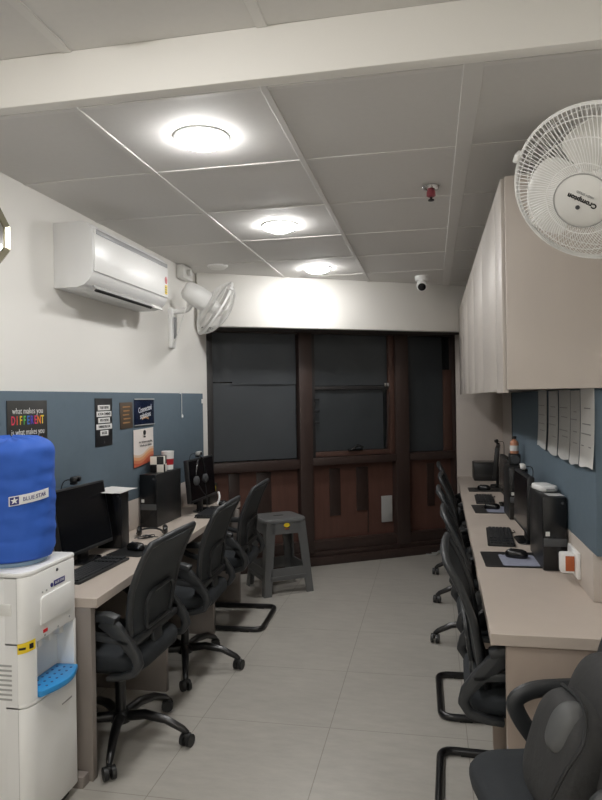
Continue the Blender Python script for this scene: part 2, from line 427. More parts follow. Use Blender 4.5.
# black chart paper taped over the panes
def paper(s0, s1, z0, z1, zz, label, seed, m_=None, lift=.006):
    rnd = random.Random(seed); ph = rnd.random() * 6
    mb = MB(); mb.sheet(lambda a, b: (s0 + (s1 - s0) * a, z0 + (z1 - z0) * b, zz + lift * math.sin(7 * a + 3 * b + ph) * math.sin(5 * b + ph)), 14, 10, .0012)
    return single('black_paper_sheet', mb, m_ or m_paper_bk, label, 'paper', 'black sheets taped over the window', M=WIN)
paper(-.042, .745, .998, 1.70, .0, 'large creased black paper sheet covering the lower part of the left window bay', 1)
paper(.14, .748, 1.685, 2.152, .012, 'black paper sheet at the top of the left window bay, lapping over the creased one', 2)
paper(-.042, .15, 1.712, 2.152, .004, 'narrow black paper strip in the top corner of the window by the white wall', 3)
paper(.93, 1.695, 1.67, 2.152, .008, 'black paper sheet over the upper pane of the middle window bay', 4, m_paper_bk2)
paper(.935, 1.33, 1.05, 1.625, .004, 'black paper on the hinge side of the opening middle sash', 5, m_paper_bk2, .003)
paper(1.325, 1.65, 1.05, 1.625, .006, 'black paper on the stay side of the opening middle sash', 6, m_paper_bk2, .003)
paper(1.90, 2.325, 1.005, 2.152, .0, 'tall black paper sheet covering the right window bay beside the cabinets', 7, m_paper_bk2)
single('notice_card', MB().box((1.62, .33, -.004), (1.735, .585, .006), .002), m_grey_pl, 'small grey card standing against the lower brown panel under the middle window', 'card', M=WIN)

# ================================================================== ceiling fixtures
for i, (x, y) in enumerate(LAMPS + LAMPS_REAR):
    lab = ['bright round ceiling lamp nearest the white bulkhead', 'middle bright ceiling lamp in the row of three', 'bright ceiling lamp farthest back, just in front of the window header',
           'round ceiling lamp ahead of the bulkhead, nearer side', 'round ceiling lamp well behind the camera on the left',
           'unseen round lamp added behind the camera on the right to brighten sides facing it'][i]
    t = thing('ceiling_lamp', lab, 'ceiling lamp', (x, y, CEIL), 0, 'round lamps in the false ceiling')
    MB().lathe([(.095, 0), (.112, 0), (.112, -.004), (.106, -.008), (.095, -.008)], 32, cap=False).build('trim_ring', m_white, t)
    MB().lathe([(.001, -.040), (.06, -.036), (.092, -.022), (.100, -.008), (.100, -.002), (.001, -.002)], 32).build('diffuser', m_lamp if i < 3 else m_lamp_r, t)
t = thing('fire_sprinkler', 'small red and chrome fire sprinkler hanging from the ceiling above the aisle', 'sprinkler', (.016, 3.335, CEIL))
MB().lathe([(.01, 0), (.042, 0), (.044, -.006), (.036, -.016), (.02, -.02)], 24).build('escutcheon', m_chrome, t)
MB().lathe([(.016, -.018), (.022, -.03), (.022, -.05), (.012, -.056)], 16).build('body', m_pinkred, t)
MB().lathe([(.006, -.055), (.006, -.066), (.015, -.068), (.015, -.074), (.004, -.076)], 16).build('deflector', m_bk, t)
t = thing('security_camera', 'white dome security camera on the ceiling in front of the window header', 'camera', (-.062, 5.80, CEIL))
MB().lathe([(.06, 0), (.06, -.035), (.052, -.045), (.03, -.05)], 24).build('mount', m_white, t)
q = Matrix.Translation((0, 0, -.075)) @ Vector((-.01, -.85, -.52)).to_track_quat('Z', 'Y').to_matrix().to_4x4()
MB().lathe([(.03, -.055), (.043, -.04), (.047, 0), (.044, .045), (.036, .05)], 24, M=q).build('barrel', m_white, t)
MB().lathe([(.001, .048), (.034, .048), (.034, .054), (.001, .056)], 24, M=q).build('lens', m_lens, t)
t = thing('ceiling_sensor', 'small white round fitting on the ceiling ahead of the bulkhead, cut by the picture top', 'ceiling sensor', (-.80, 1.50, CEIL))
MB().lathe([(.02, 0), (.055, 0), (.055, -.006), (.04, -.012), (.001, -.013)], 24).build('housing', m_white2, t)
MB().lathe([(.012, -.012), (.012, -.016), (.001, -.017)], 16).build('indicator', m_bk, t)

# ================================================================== left wall
board = thing('pin_board', 'long blue felt board above the left worktop, posters on it', 'board', (-1.865, 3.2, .935))
MB().box((-1.899, 1.3, .937), (-1.83, 5.10, 1.605), .004).build('felt_panel', m_blue, board, True)
MB().box((-1.895, 5.1005, .95), (-1.84, 5.106, 1.60)).build('end_cap', m_blue, board, True)
MB().box((-1.8295, 5.06, 1.525), (-1.826, 5.085, 1.56), .001).build('clip', m_white, board, True)

def poster(name, label, cat, y0, y1, z0, z1, mt, x=-1.829, th=.004, tilt=0.0):
    t = thing(name, label, cat, M=LEFTWALL(x, (y0 + y1) / 2, (z0 + z1) / 2) @ Matrix.Rotation(tilt, 4, 'Z'))
    w2, h2 = (y1 - y0) / 2, (z1 - z0) / 2
    MB().box((-w2, -h2, .0005), (w2, h2, th), .001).build('sheet', mt, t)
    return t, w2, h2, RM(t)
def T(M, x, y, z=.0045): return M @ Matrix.Translation((x, y, z))
# chalkboard style poster
t, a, b, M = poster('wall_poster', 'dark chalkboard-style poster with white script and rainbow lettering, above the water bottle', 'poster', 2.568, 2.873, 1.245, 1.562, m_chalk)
text('script_line', 'what makes you', .040, m_white_ink, t, T(M, .0, .110), sx=.9, weight=-.0003)
rain = [(220, 60, 90), (230, 90, 60), (235, 200, 60), (90, 190, 80), (60, 120, 210), (90, 70, 190), (225, 60, 120), (240, 130, 50), (245, 215, 70)]
rm = [mat('rainbow_ink', srgb(*c), .6, var=.01) for c in rain]
for i, ch in enumerate('DIFFERENT'): text('rainbow_letter', ch, .056, rm[i], t, T(M, -.112 + i * .028, .066), sx=.72, weight=.0008)
text('script_line', 'is what makes you', .040, m_white_ink, t, T(M, .0, .014), sx=.85, weight=-.0003)
for i, ch in enumerate('BEAUTIFUL'): text('rainbow_letter', ch, .056, rm[(i * 2) % 9], t, T(M, -.112 + i * .028, -.036), sx=.72, weight=.0008)
# motto strip
t, a, b, M = poster('motto_poster', 'tall black motto poster with five white word blocks on the blue board', 'poster', 3.338, 3.533, 1.300, 1.570, m_poster_bk)
for i, s in enumerate(('YOUR POSITIVE', 'ACTION COMBINED', 'WITH POSITIVE', 'THINKING RESULTS IN', 'SUCCESS.')):
    y = .082 - i * .036; ww = (.070, .085, .068, .090, .046)[i]
    MB().box((-ww, y - .0148, .0035), (ww, y + .0148, .0052), .0005).build('word_block', m_white_ink, t)
    text('block_words', s, .020, m_ink, t, T(M, 0, y, .0054), sx=(2 * ww - .006) / (.0128 * len(s) + .004) * .95, weight=.0004)
text('small_mark', 'i', .02, m_faint, t, T(M, 0, -.115))
# brown card
t, a, b, M = poster('quote_card', 'small brown card with tan lines of lettering, tucked beside the dark blue poster', 'card', 3.633, 3.80, 1.385, 1.545, m_brown_card, tilt=.02)
for i, s in enumerate(('DREAM', 'BIG WORK', 'HARD STAY', 'FOCUSED', 'AND WIN')):
    MB().box((-.05 + (i % 2) * .008, .048 - i * .024, .0035), (.05 - (i % 3) * .008, .056 - i * .024, .005)).build('print_line', m_tan_ink, t)
# dark blue print with white script
t, a, b, M = poster('framed_print', 'glossy dark blue print with slanted white script, above the orange wave notice', 'print', 3.825, 4.12, 1.395, 1.567, m_night)
MB().box((-a, b - .008, .002), (a, b, .009), .001).build('top_rail', m_grey_pl, t)
MB().box((-a, -b, .002), (a, -b + .006, .009), .001).build('bottom_rail', m_grey_pl, t)
text('script_line', 'Connected', .05, m_white_ink, t, T(M @ Matrix.Rotation(.12, 4, 'Z'), .01, .018), sx=.9)
text('script_line', 'solutions', .05, m_white_ink, t, T(M @ Matrix.Rotation(.12, 4, 'Z'), .01, -.022), sx=.9)
MB().sheet(lambda u, v: (-.04 + .1 * u, -.052 + .012 * v + .01 * math.sin(3 * u), .0046), 6, 1, .0006).build('orange_streak', m_tan_ink, t)
# wave notice
t = thing('wave_notice', 'white notice with orange waves along its foot, pinned under the dark blue print', 'notice', M=Matrix.Translation((-1.8275, 3.955, 1.255)))
M = LEFTWALL(-1.8225, 3.955, 1.255)
MB().sheet(lambda u, v: (-1.825 + .003 * math.sin(4 * u), 3.805 + .30 * u, (1.132 + .026 * u) + (.238 + -.02 * u) * v), 6, 2, .001).build('sheet', m_wave, t, True)
text('printed_line', 'your attitude is everything', .019, m_ink, t, T(M, .01, .035, .006))
text('printed_line', 'it decides your altitude', .019, m_ink, t, T(M, .01, .012, .006))
MB().lathe([(.016, 0), (.016, .004)], 20, M=T(M, .0, .093, .002)).build('round_mark', m_ink, t, True)
MB().box((-.012, .062, .003), (.012, .07, .005)).build('mark_bar', m_ink, t, M=RM(t).inverted() @ M)

# pull cord, cable clip
t = thing('pull_cord', 'thin white pull cord hanging over the blue board below the wall fan', 'cord', (-1.825, 4.62, 1.43))
MB().tube([(-1.824, 4.62, 1.605), (-1.824, 4.618, 1.44)], .0018, 6).build('cord', m_white, t, True)
MB().lathe([(.004, .012), (.008, 0), (.007, -.012), (.002, -.016)], 12, M=Matrix.Translation((-1.821, 4.618, 1.435))).build('bell', m_white, t, True)
MB().box((-1.829, 4.585, 1.600), (-1.821, 4.60, 1.612), .002).build('clip', m_white, t, True)

# octagonal framed mirror
t = thing('octagonal_mirror', 'silver-edged octagonal mirror on the left wall, cut by the picture edge', 'mirror', M=LEFTWALL(WL, 2.55, 2.303))
oc = lambda r, k: [(r * math.cos(PI / 8 + i * PI / 4), r * math.sin(PI / 8 + i * PI / 4) * k) for i in range(8)]
MB().loft([[(x, y, 0) for x, y in oc(.15, 1)], [(x, y, .018) for x, y in oc(.15, 1)], [(x, y, .028) for x, y in oc(.138, 1)], [(x, y, .016) for x, y in oc(.118, 1)], [(x, y, .004) for x, y in oc(.118, 1)]], cap=False).build('frame', m_silver, t, sharp=.3)
MB().prism(oc(.12, 1), .004, .010).build('mirror_glass', m_mirror, t)

# air conditioner
ac = thing('air_conditioner', 'white split air conditioner high on the left wall', 'air conditioner', M=LEFTWALL(WL, 3.555, 2.14))
prof = [(.001, 0), (.13, 0), (.17, .012), (.20, .038), (.216, .07), (.221, .11), (.221, .27), (.214, .305), (.195, .328), (.16, .338), (.001, .338)]
body = MB().prism(prof, -.485, .485, Matrix(((0, 0, 1, 0), (0, 1, 0, 0), (1, 0, 0, 0), (0, 0, 0, 1))), .004)
body.build('body', m_offw, ac, sharp=.5)
MB().box((-.475, .080, .2205), (.478, .272, .2265), .004).build('front_panel', m_white, ac)
MB().box((-.445, .276, .212), (.482, .302, .2225), .002).build('display_strip', m_pcg2, ac)
MB().box((-.475, .276, .212), (-.45, .302, .2235), .002).build('strip_end', m_white2, ac)
lv = Matrix.Translation((0, .020, .176)) @ Matrix.Rotation(-.72, 4, 'X')
MB().box((-.41, -.038, -.004), (.30, .026, .006), .003, M=lv).build('louver', m_grey_pl, ac)
MB().box((-.43, -.045, -.006), (.26, -.036, .009), .001, M=lv).build('air_slot', m_slot, ac)
MB().box((.32, -.03, -.004), (.46, .03, .004), .003, M=lv).build('louver_end', m_white2, ac)
MB().box((.425, .10, .2267), (.462, .16, .2275)).build('energy_label', m_yel, ac, label='yellow energy label')
MB().lathe([(.019, 0), (.019, .001)], 18, M=Matrix.Translation((.444, .19, .2267)) @ Matrix.Scale(1.3, 4, (0, 1, 0))).build('star_label', m_red, ac, label='red round energy star label')
for i in range(3): MB().box((.43, .112 + .014 * i, .2276), (.456, .118 + .014 * i, .2279)).build('label_line', m_ink, ac)

# boxes and conduit in the corner
t = thing('junction_box', 'white junction box under the ceiling between the air conditioner and the wall fan', 'junction box', (WL + .03, 4.83, 2.53))
MB().box((WL + .001, 4.74, 2.49), (WL + .06, 4.92, 2.595), .008).build('box', m_white2, t, True)
MB().lathe([(.02, 0), (.026, .01), (.024, .03), (.01, .034)], 16, M=LEFTWALL(WL + .06, 4.83, 2.54)).build('gland', m_white2, t, True)
t = thing('smoke_detector', 'flat white detector on the ceiling above the wall fan', 'detector', (-1.62, 4.9, CEIL))
MB().lathe([(.07, 0), (.07, -.014), (.055, -.026), (.001, -.03)], 24).build('cover', m_white2, t)
MB().lathe([(.075, 0), (.082, 0), (.08, -.008), (.072, -.010)], 24, cap=False).build('base_ring', m_white, t)

# ================================================================== fans
def make_fan(name, label, radius, center, axis, spin, text_on, wall_pt, wallM, text_rot):
    R = radius
    ax = Vector(axis).normalized(); upv = Vector((0, 0, 1)); xx = upv.cross(ax).normalized(); yy = ax.cross(xx)
    FM = frame(xx, yy, ax, center)
    t = thing(name, label, 'fan', Vector(wall_pt))
    mk = lambda mb, nm, mt, par=t, **k: mb.build(nm, mt, par, True, M=FM, **k)
    # front and rear guards
    def guard(sign, dome, n, twist):
        mb = MB()
        for i in range(n):
            a = 2 * PI * i / n; pts = []
            for k in range(9):
                u = k / 8; rr = R * (.30 + .70 * u) if sign > 0 else R * (.28 + .72 * u)
                z = sign * dome * (1 - u ** 2.6) + (0.006 * sign)
                aa = a + twist * u
                pts.append((rr * math.cos(aa), rr * math.sin(aa), z))
            mb.tube(pts, .0010, 4)
        for fr in (.45, .72, .9):
            u = (fr - .3) / .7; z = sign * dome * (1 - u ** 2.6) + .006 * sign
            mb.tube([(R * fr * math.cos(2 * PI * j / 48), R * fr * math.sin(2 * PI * j / 48), z) for j in range(48)], .0013, 5, closed=True)
        return mb
    mk(guard(1, .085, 108, .45), 'front_guard', m_white)
    mk(guard(-1, .07, 90, -.4), 'rear_guard', m_white)
    rim = MB().lathe([(R - .002, -.008), (R + .003, -.008), (R + .005, 0), (R + .003, .008), (R - .002, .008)], 64, cap=False)
    rim.box((-R - .014, -.012, -.014), (-R - .001, .012, .014), .003, M=Matrix.Rotation(-.62, 4, 'Z'))
    mk(rim, 'rim', m_white)
    cap = MB().lathe([(.02, .07), (R * .32, .084), (R * .345, .088), (R * .345, .096), (R * .31, .101), (.001, .103)], 40)
    co = mk(cap, 'badge', m_white2)
    MB().lathe([(R * .335, .0965), (R * .348, .0965), (R * .348, .099), (R * .335, .099)], 40, cap=False).build('badge_ring', m_grey_pl, co, True, M=FM)
    if text_on:
        tm = FM @ Matrix.Rotation(text_rot, 4, 'Z') @ Matrix.Translation((0, 0, .1035))
        text('lettering', 'Crompton', .0172, m_ink, co, tm @ Matrix.Translation((.0, -.003, 0)), weight=.0006)
        text('lettering', 'HIGH SPEED', .008, m_faint, co, tm @ Matrix.Translation((0, -.020, 0)))
        MB().lathe([(.0055, 0), (.0055, .001)], 16, M=tm @ Matrix.Translation((.002, .016, 0))).build('logo_mark', m_pcgrey, co, True)
    mk(MB().lathe([(.001, -.03), (.05, -.03), (.055, 0), (.045, .05), (.03, .06), (.001, .062)], 32), 'hub', m_white)
    for i in range(3):
        a0 = spin + i * 2 * PI / 3
        def bl(u, v, a0=a0):
            rr = .045 + (R * .88 - .045) * u
            wid = .36 + .52 * math.sin(PI * min(1, .15 + u * .8)) ** .8
            wid *= (1 - .55 * max(0, u - .75) / .25)
            aa = a0 + (v - .5) * 2 * wid * .95 + .25 * u
            return (rr * math.cos(aa), rr * math.sin(aa), .012 + (v - .5) * .075 * (1 - .3 * u))
        mk(MB().sheet(bl, 14, 12, .003), 'blade', m_white2, sharp=1.2)
    mk(MB().lathe([(.001, -.27), (.045, -.27), (.07, -.245), (.08, -.17), (.078, -.085), (.06, -.06), (.001, -.06)], 32, sx=1.0), 'motor_housing', m_white)
    c_back = FM @ Vector((0, -.05, -.16))
    wp = Vector(wall_pt)
    n_w = wallM.to_3x3() @ Vector((0, 0, 1))
    br = MB()
    br.box((-.04, -.17, 0), (.04, .13, .035), .012, M=wallM)
    br.build('bracket', m_white, t, True)
    a1 = wallM @ Vector((0, .10, .03)); a2 = wallM @ Vector((0, .11, .13))
    MB().tube(smooth_path([a1, a2, (a2 + c_back) / 2, c_back]), .021, 12).build('arm', m_white, t, True)
    MB().box((-.012, -.10, .03), (.012, .06, .05), .004, M=wallM).build('control_strip', m_pcg2, t, True)
    lo = wallM @ Vector((0, -.15, .02))
    MB().tube(smooth_path([FM @ Vector((0, -.06, -.2)), (FM @ Vector((0, -.12, -.2)) + lo) / 2 + Vector((0, 0, -.04)), lo]), .004, 6).build('cable', m_white, t, True)
    return t
def room_dir(rx, ry, rz): return r2 * rx + u2 * ry + fw * rz
# nearer fan on the right wall
make_fan('wall_fan', 'large white wall fan at the upper right, near the overhead cabinets', .197, (.408, 1.75, 2.073), room_dir(-.58, -.62, -.60), .9, True,
         (WR, 1.92, 2.12), RIGHTWALL(WR, 1.95, 2.10), PI - .68)
make_fan('wall_fan', 'white wall fan seen from behind, on the left wall past the air conditioner', .225, (-1.56, 4.65, 2.232), room_dir(.80, -.50, .33), .3, False,
         (WL, 4.60, 2.1), LEFTWALL(WL, 4.60, 2.11), 0)

# ================================================================== right side cabinets and board
cab = thing('overhead_cabinet', 'long greige overhead cabinet on the right wall with a row of doors', 'cabinet', (.49, 4.4, 1.57))
MB().box((.292, 2.60, 1.578), (WR - .001, 6.40, 2.375), .002).build('carcass', m_lam_edge, cab, True)
MB().box((.285, 2.58, 1.572), (WR - .001, 2.60, 2.378), .002).build('end_panel', m_lam, cab, True)
ys = [2.60, 2.86, 3.58, 4.28, 4.98, 5.68, 6.395]
for a, b in zip(ys, ys[1:]):
    d = MB().box((.272, a + .005, 1.566 if a > 2.7 else 1.560), (.291, b - .005, 2.376), .0015)
    d.build('filler_panel' if a < 2.7 else 'cabinet_door', m_cab, cab, True)
rb = thing('pin_board', 'blue felt board on the right wall under the overhead cabinet', 'board', (.645, 3.9, .94))
MB().box((.60, 2.62, .940), (WR - .001, 5.16, 1.5715), .004).build('felt_panel', m_blue, rb, True)
MB().box((.595, 5.160, .940), (.689, 5.172, 1.5715)).build('end_cap', m_bk, rb, True)
labs = ['grey printed sheet hanging farthest from the camera on the right blue board', 'second grey printed sheet from the far end of the right blue board',
        'third grey printed sheet, darker, in the middle of the row on the right blue board', 'fourth grey printed sheet on the right blue board, next to the nearest one', 'wide pale printed sheet nearest the camera on the right blue board']
yy_ = [(3.89, 3.62), (3.56, 3.31), (3.28, 3.03), (3.02, 2.84), (2.825, 2.60)]
for i, (a, b) in enumerate(yy_):
    t = thing('notice_sheet', labs[i], 'notice', (.597, (a + b) / 2, 1.262), 0, 'printed sheets on the right board')
    rnd = random.Random(i)
    jz = [.005, -.002, 0, -.004, .004][i]
    MB().sheet(lambda u, v: (.5955 - .006 * math.sin(PI * u) * (1 - v) - .010 * (1 - v) ** 3, a + (b - a) * u, 1.262 + jz + .006 * math.sin(5 * u + i) * (1 - v) + .308 * v), 10, 6, .001).build('page', m_paper_g if i < 4 else m_paper, t, True)
    for k in range(4):
        z = 1.34 + k * .045 + rnd.random() * .02
        MB().box((.5865, b + .03, z), (.5875, a - .03 - rnd.random() * .08, z + .004)).build('print_line', m_faint, t, True)

# ================================================================== desks
def topshape(pts, z0, z1): return MB().prism(pts, z0, z1, None, .0015, 1)
dl = thing('worktop_desk', 'long greige worktop with support panels along the left wall', 'desk', (-1.6, 3.7, 0))
topshape([(-1.345, 2.445), (-1.482, 4.95), (-1.899, 4.95), (-1.899, 2.445)], .711, .75).build('worktop', m_lam_top, dl, True)
MB().box((-1.899, 2.45, .751), (-1.83, 4.94, .936), .0015).build('upstand', m_lam, dl, True)
for y, x in ((2.449, -1.375), (3.27, -1.405), (4.12, -1.43), (4.80, -1.455)):
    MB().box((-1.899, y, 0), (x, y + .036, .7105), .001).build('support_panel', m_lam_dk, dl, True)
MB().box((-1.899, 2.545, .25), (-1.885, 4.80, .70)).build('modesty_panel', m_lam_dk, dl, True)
dr = thing('worktop_desk', 'long greige worktop with support panels along the right wall', 'desk', (.45, 4.3, 0))
topshape([(.184, 2.28), (.248, 6.715), (.695, 6.715), (.695, 2.28)], .711, .75).build('worktop', m_lam_top, dr, True)
MB().box((.60, 2.68, .751), (.694, 6.71, .938), .0015).build('upstand', m_lam, dr, True)
for y, x in ((2.298, .236), (2.97, .245), (3.80, .25), (4.62, .255), (5.40, .26)):
    MB().box((x, y, 0), (.694, y + .036, .7105), .001).build('support_panel', m_lam_mid, dr, True)
MB().box((.68, 2.35, .25), (.694, 6.71, .70)).build('modesty_panel', m_lam_dk, dr, True)
# low timber block by the dispenser
single('floor_block', MB().box((-1.50, 2.395, 0), (-1.39, 2.444, .045), .003), m_lam_dk, 'low greige block on the floor between the water dispenser and the desk', 'block')

# ================================================================== chairs
def chair_upper(root, arms='strut'):
    rings = []
    for k, (sc_, z) in enumerate(((.90, .405), (.985, .415), (1.0, .435), (1.0, .455), (.97, .472), (.88, .482), (.6, .486))):
        rings.append([(x * sc_ + .02, y * sc_, z - .012 * max(0, (x * sc_) - .12) * 4 * (1 if k > 3 else 0)) for x, y in rrect(.47, .48, .10, 6)])
    MB().loft(rings).build('seat', m_seat, root, sharp=1.2)
    MB().prism(rrect(.40, .40, .08, 5, .02, 0), .388, .407, None, .003).build('seat_pan', m_chair_pl, root)
    zx = [(.48, -.135), (.555, -.155), (.65, -.165), (.75, -.183), (.85, -.220), (.92, -.256), (.955, -.276)]
    def prof(z):
        for (z0, x0), (z1, x1) in zip(zx, zx[1:]):
            if z <= z1: return x0 + (x1 - x0) * (z - z0) / (z1 - z0)
        return zx[-1][1]
    hw = lambda z: .185 + .055 * math.sin(min(1, (z - .48) / .34) * PI / 2)
    path = [(prof(z), -hw(z), z) for z in [.48 + .03 * i for i in range(16)]]
    top = [(prof(.948), -hw(.945) + .006, .950), (prof(.955) - .004, -.1, .956), (prof(.955) - .006, 0, .958)]
    left = path + top
    full = left + [(x, -y, z) for x, y, z in left[::-1][1:]]
    full = [Vector(p) for p in full]
    MB().tube(full, .0145, 8, closed=True, flat=1.25).build('back_frame', m_chair_pl, root, sharp=1)
    def msh(u, v):
        z = .485 + .465 * v; y = (u * 2 - 1) * hw(z)
        return (prof(z) - .022 * (1 - (u * 2 - 1) ** 2) - .001, y, z)
    MB().sheet(msh, 14, 16, .003).build('back_mesh', m_mesh, root, sharp=1.5)
    off = -.034
    lum = [(prof(.565) + off, -.12, .565), (prof(.69) + off, -.135, .69), (prof(.725) + off, -.10, .725), (prof(.725) + off - .005, .10, .725), (prof(.69) + off, .135, .69), (prof(.565) + off, .12, .565)]
    MB().tube(fillet(lum + [lum[0]], .02, 3)[:-1], .010, 6, closed=True).build('lumbar_support', m_chair_pl, root)
    MB().box((-.185, -.24, .515), (-.159, .24, .547), .008).build('back_crossbar', m_chair_pl, root)
    MB().ribbon([(-.178, .53), (-.185, .47), (-.16, .412), (-.05, .396)], .022, -.045, .045).build('back_bracket', m_chair_pl, root)
    if arms == 'strut':
        for s in (-1, 1):
            y0, y1 = sorted((s * .232, s * .285))
            a = MB()
            a.ribbon([(.16, .637), (.10, .648), (0, .652), (-.085, .654), (-.13, .642)], [.018, .030, .034, .036, .03], y0, y1, .007)
            y2, y3 = sorted((s * .238, s * .275))
            a.ribbon([(-.06, .641), (-.115, .605), (-.17, .55), (-.21, .50), (-.222, .462), (-.20, .425), (-.14, .405), (-.08, .398)], [.06, .062, .05, .042, .038, .032, .026, .022], y2, y3, .008)
            a.ribbon([(.12, .628), (.06, .593), (-.02, .57), (-.11, .56), (-.19, .552)], [.02, .028, .03, .03, .026], y2, y3, .007)
            y4, y5 = sorted((s * .16, s * .26))
            a.box((-.14, y4, .392), (-.08, y5, .406), .003)
            a.build('armrest', m_chair_pl, root)
    else:
        for s in (-1, 1):
            y = s * .27
            pts = smooth_path([(-.20, y * .88, .625), (-.15, y, .634), (-.08, y, .638), (.02, y, .632), (.075, y, .60), (.06, y, .545), (.01, y, .47), (-.02, y, .42), (-.04, y * .8, .40)], 5)
            MB().tube(pts, [.021] * len(pts), 10, flat=1.3).build('armrest', m_chair_pl, root)
def star_base(root, rot):
    MB().cyl((0, 0, .10), (0, 0, .39), .024, 16).build('gas_column', m_metal_bk, root)
    MB().lathe([(.03, .085), (.045, .09), (.045, .125), (.034, .14)], 20).build('hub', m_metal_bk, root)
    MB().box((-.12, -.06, .372), (.1, .06, .392), .006).build('mechanism', m_metal_bk, root)
    MB().tube([(.05, -.05, .378), (.07, -.2, .372), (.07, -.25, .372)], .006).build('lever', m_chrome, root)
    for i in range(5):
        a = rot + 2 * PI * i / 5; c, s = math.cos(a), math.sin(a)
        pr = [(.03, .115), (.12, .128), (.22, .112), (.30, .075), (.318, .062)]
        MB().tube([(c * r, s * r, z) for r, z in pr], [.024, .022, .019, .016, .012], 10).build('leg', m_metal_bk, root)
        cs = MB(); px, py = c * .318, s * .318
        ca = a + 1.1 + i * .9; dx, dy = math.cos(ca), math.sin(ca)
        for k in (-1, 1):
            ox, oy = px + dx * .016 * k, py + dy * .016 * k
            cs.tube([(ox - dx * .009, oy - dy * .009, .029), (ox + dx * .009, oy + dy * .009, .029)], .028, 16)
        cs.cyl((px, py, .03), (px, py, .068), .011, 10)
        cs.box((px - .016, py - .016, .04), (px + .016, py + .016, .058), .005)
        cs.build('castor', m_bk, root)
def sled_base(root, rev=1):
    y = .245
    P = [(.13 * rev, -y + .03, .398), (.20 * rev, -y, .36), (.235 * rev, -y, .018), (-.315 * rev, -y, .018), (-.315 * rev, y, .018), (.235 * rev, y, .018), (.20 * rev, y, .36), (.13 * rev, y - .03, .398)]
    MB().tube(fillet(P, .06, 6), .0165, 12).build('sled_frame', m_metal_bk, root)
    MB().box((-.13, -.2, .378), (-.09, .2, .392), .004).build('seat_bar', m_metal_bk, root)
    for s in (-1, 1):
        for x in (-.2, .15): MB().box((x - .03, s * y - .012, 0), (x + .03, s * y + .012, .008), .003).build('glide', m_bk, root)
swivel = thing('office_chair', 'black mesh swivel chair on castors at the left desk, nearest the water dispenser', 'chair', (-1.415, 2.775, 0), PI - .02, 'black mesh chairs at the left desk')
chair_upper(swivel); star_base(swivel, .648)
sled = thing('office_chair', 'black mesh chair on a tubular sled base at the left desk, beside the grey stool', 'chair', (-1.455, 4.45, 0), PI + .04, 'black mesh chairs at the left desk')
chair_upper(sled); sled_base(sled)
def put(proto, x, y, rz, label, group):
    c = copy_tree(proto); c.location = (x, y, 0); c.rotation_euler = (0, 0, rz); c['label'] = label; c['group'] = group
    return c
put(swivel, -1.425, 3.60, PI + .04, 'middle black mesh swivel chair at the left desk, before the second computer tower', 'black mesh chairs at the left desk')
G = 'black mesh chairs along the right desk'
put(sled, .325, 2.645, -.03, 'black mesh sled chair tucked under the near end of the right desk', G)
put(sled, .335, 3.45, .02, 'second black mesh chair from the near end of the right desk, sled base', G)
put(swivel, .32, 4.22, .03, 'third black mesh chair along the right desk, on castors', G)
put(swivel, .34, 5.02, -.03, 'fourth black mesh chair along the right desk, second from the far end', G)
put(swivel, .335, 5.83, .02, 'farthest black mesh chair along the right desk, beside the window', G)
near = thing('office_chair', 'black chair with loop armrests in the bottom right corner, holding a backpack', 'chair', (.375, 1.875, 0), PI + .22)
chair_upper(near, 'loop'); star_base(near, .2)

# ================================================================== backpack on the near chair
bp = thing('backpack', 'bulky black backpack leaning on the near chair at bottom right', 'backpack', (.375, 1.80, .490), PI + .22)
def blob(a, b, c, x0, y0, z0, n1=22, n2=28, e=.55, lean=0.0, taper=0.0):
    def sp(v, p): return math.copysign(abs(v) ** p, v)
    rings = []
    for i in range(n1 + 1):
        th = -PI / 2 + PI * i / n1
        rings.append([])
        for j in range(n2):
            ph = 2 * PI * j / n2
            zz = c * sp(math.sin(th), e); k = 1 - taper * (zz / c + 1) / 2
            x = a * sp(max(math.cos(th), 1e-3), e) * sp(math.cos(ph), e) * k + x0 + lean * (zz + c)
            y = b * sp(max(math.cos(th), 1e-3), e) * sp(math.sin(ph), e) * k + y0
            rings[-1].append((x, y, zz + z0))
    return rings
MB().loft(blob(.09, .155, .185, -.01, 0, .186, lean=-.24, taper=.18)).build('main_bag', m_pack, bp, sharp=1.5)
MB().loft(blob(.075, .135, .14, .085, .0, .141, lean=-.26, taper=.12, e=.62)).build('front_pocket', m_pack, bp, sharp=1.5)
MB().loft(blob(.048, .052, .062, .082, .045, .222, lean=-.30, taper=.2, e=.8)).build('side_panel', m_pack2, bp, sharp=1.5)
MB().tube(smooth_path([(-.10, .03, .352), (-.115, .04, .395), (-.115, .115, .385), (-.10, .12, .335)]), .010, 8, flat=1.8).build('carry_handle', m_pack, bp)
MB().box((-.085, .085, .335), (-.06, .115, .352), .004).build('buckle', m_chrome, bp)
MB().tube(smooth_path([(.010, .150, .03), (.002, .156, .12), (-.012, .154, .20), (-.045, .145, .27), (-.09, .12, .325), (-.11, 0, .365), (-.09, -.12, .325)]), .007, 6).build('zip_seam', m_bk, bp)
MB().tube(smooth_path([(.15, .118, .03), (.142, .136, .10), (.108, .141, .17), (.062, .134, .235), (.03, .06, .285), (.03, -.06, .285)]), .005, 6).build('zip_seam', m_bk, bp)
for s_ in (-1, 1):
    MB().tube(smooth_path([(-.10, s_ * .06, .34), (-.13, s_ * .075, .26), (-.12, s_ * .08, .15), (-.09, s_ * .09, .05)]), .010, 8, flat=2.0).build('strap', m_pack, bp)

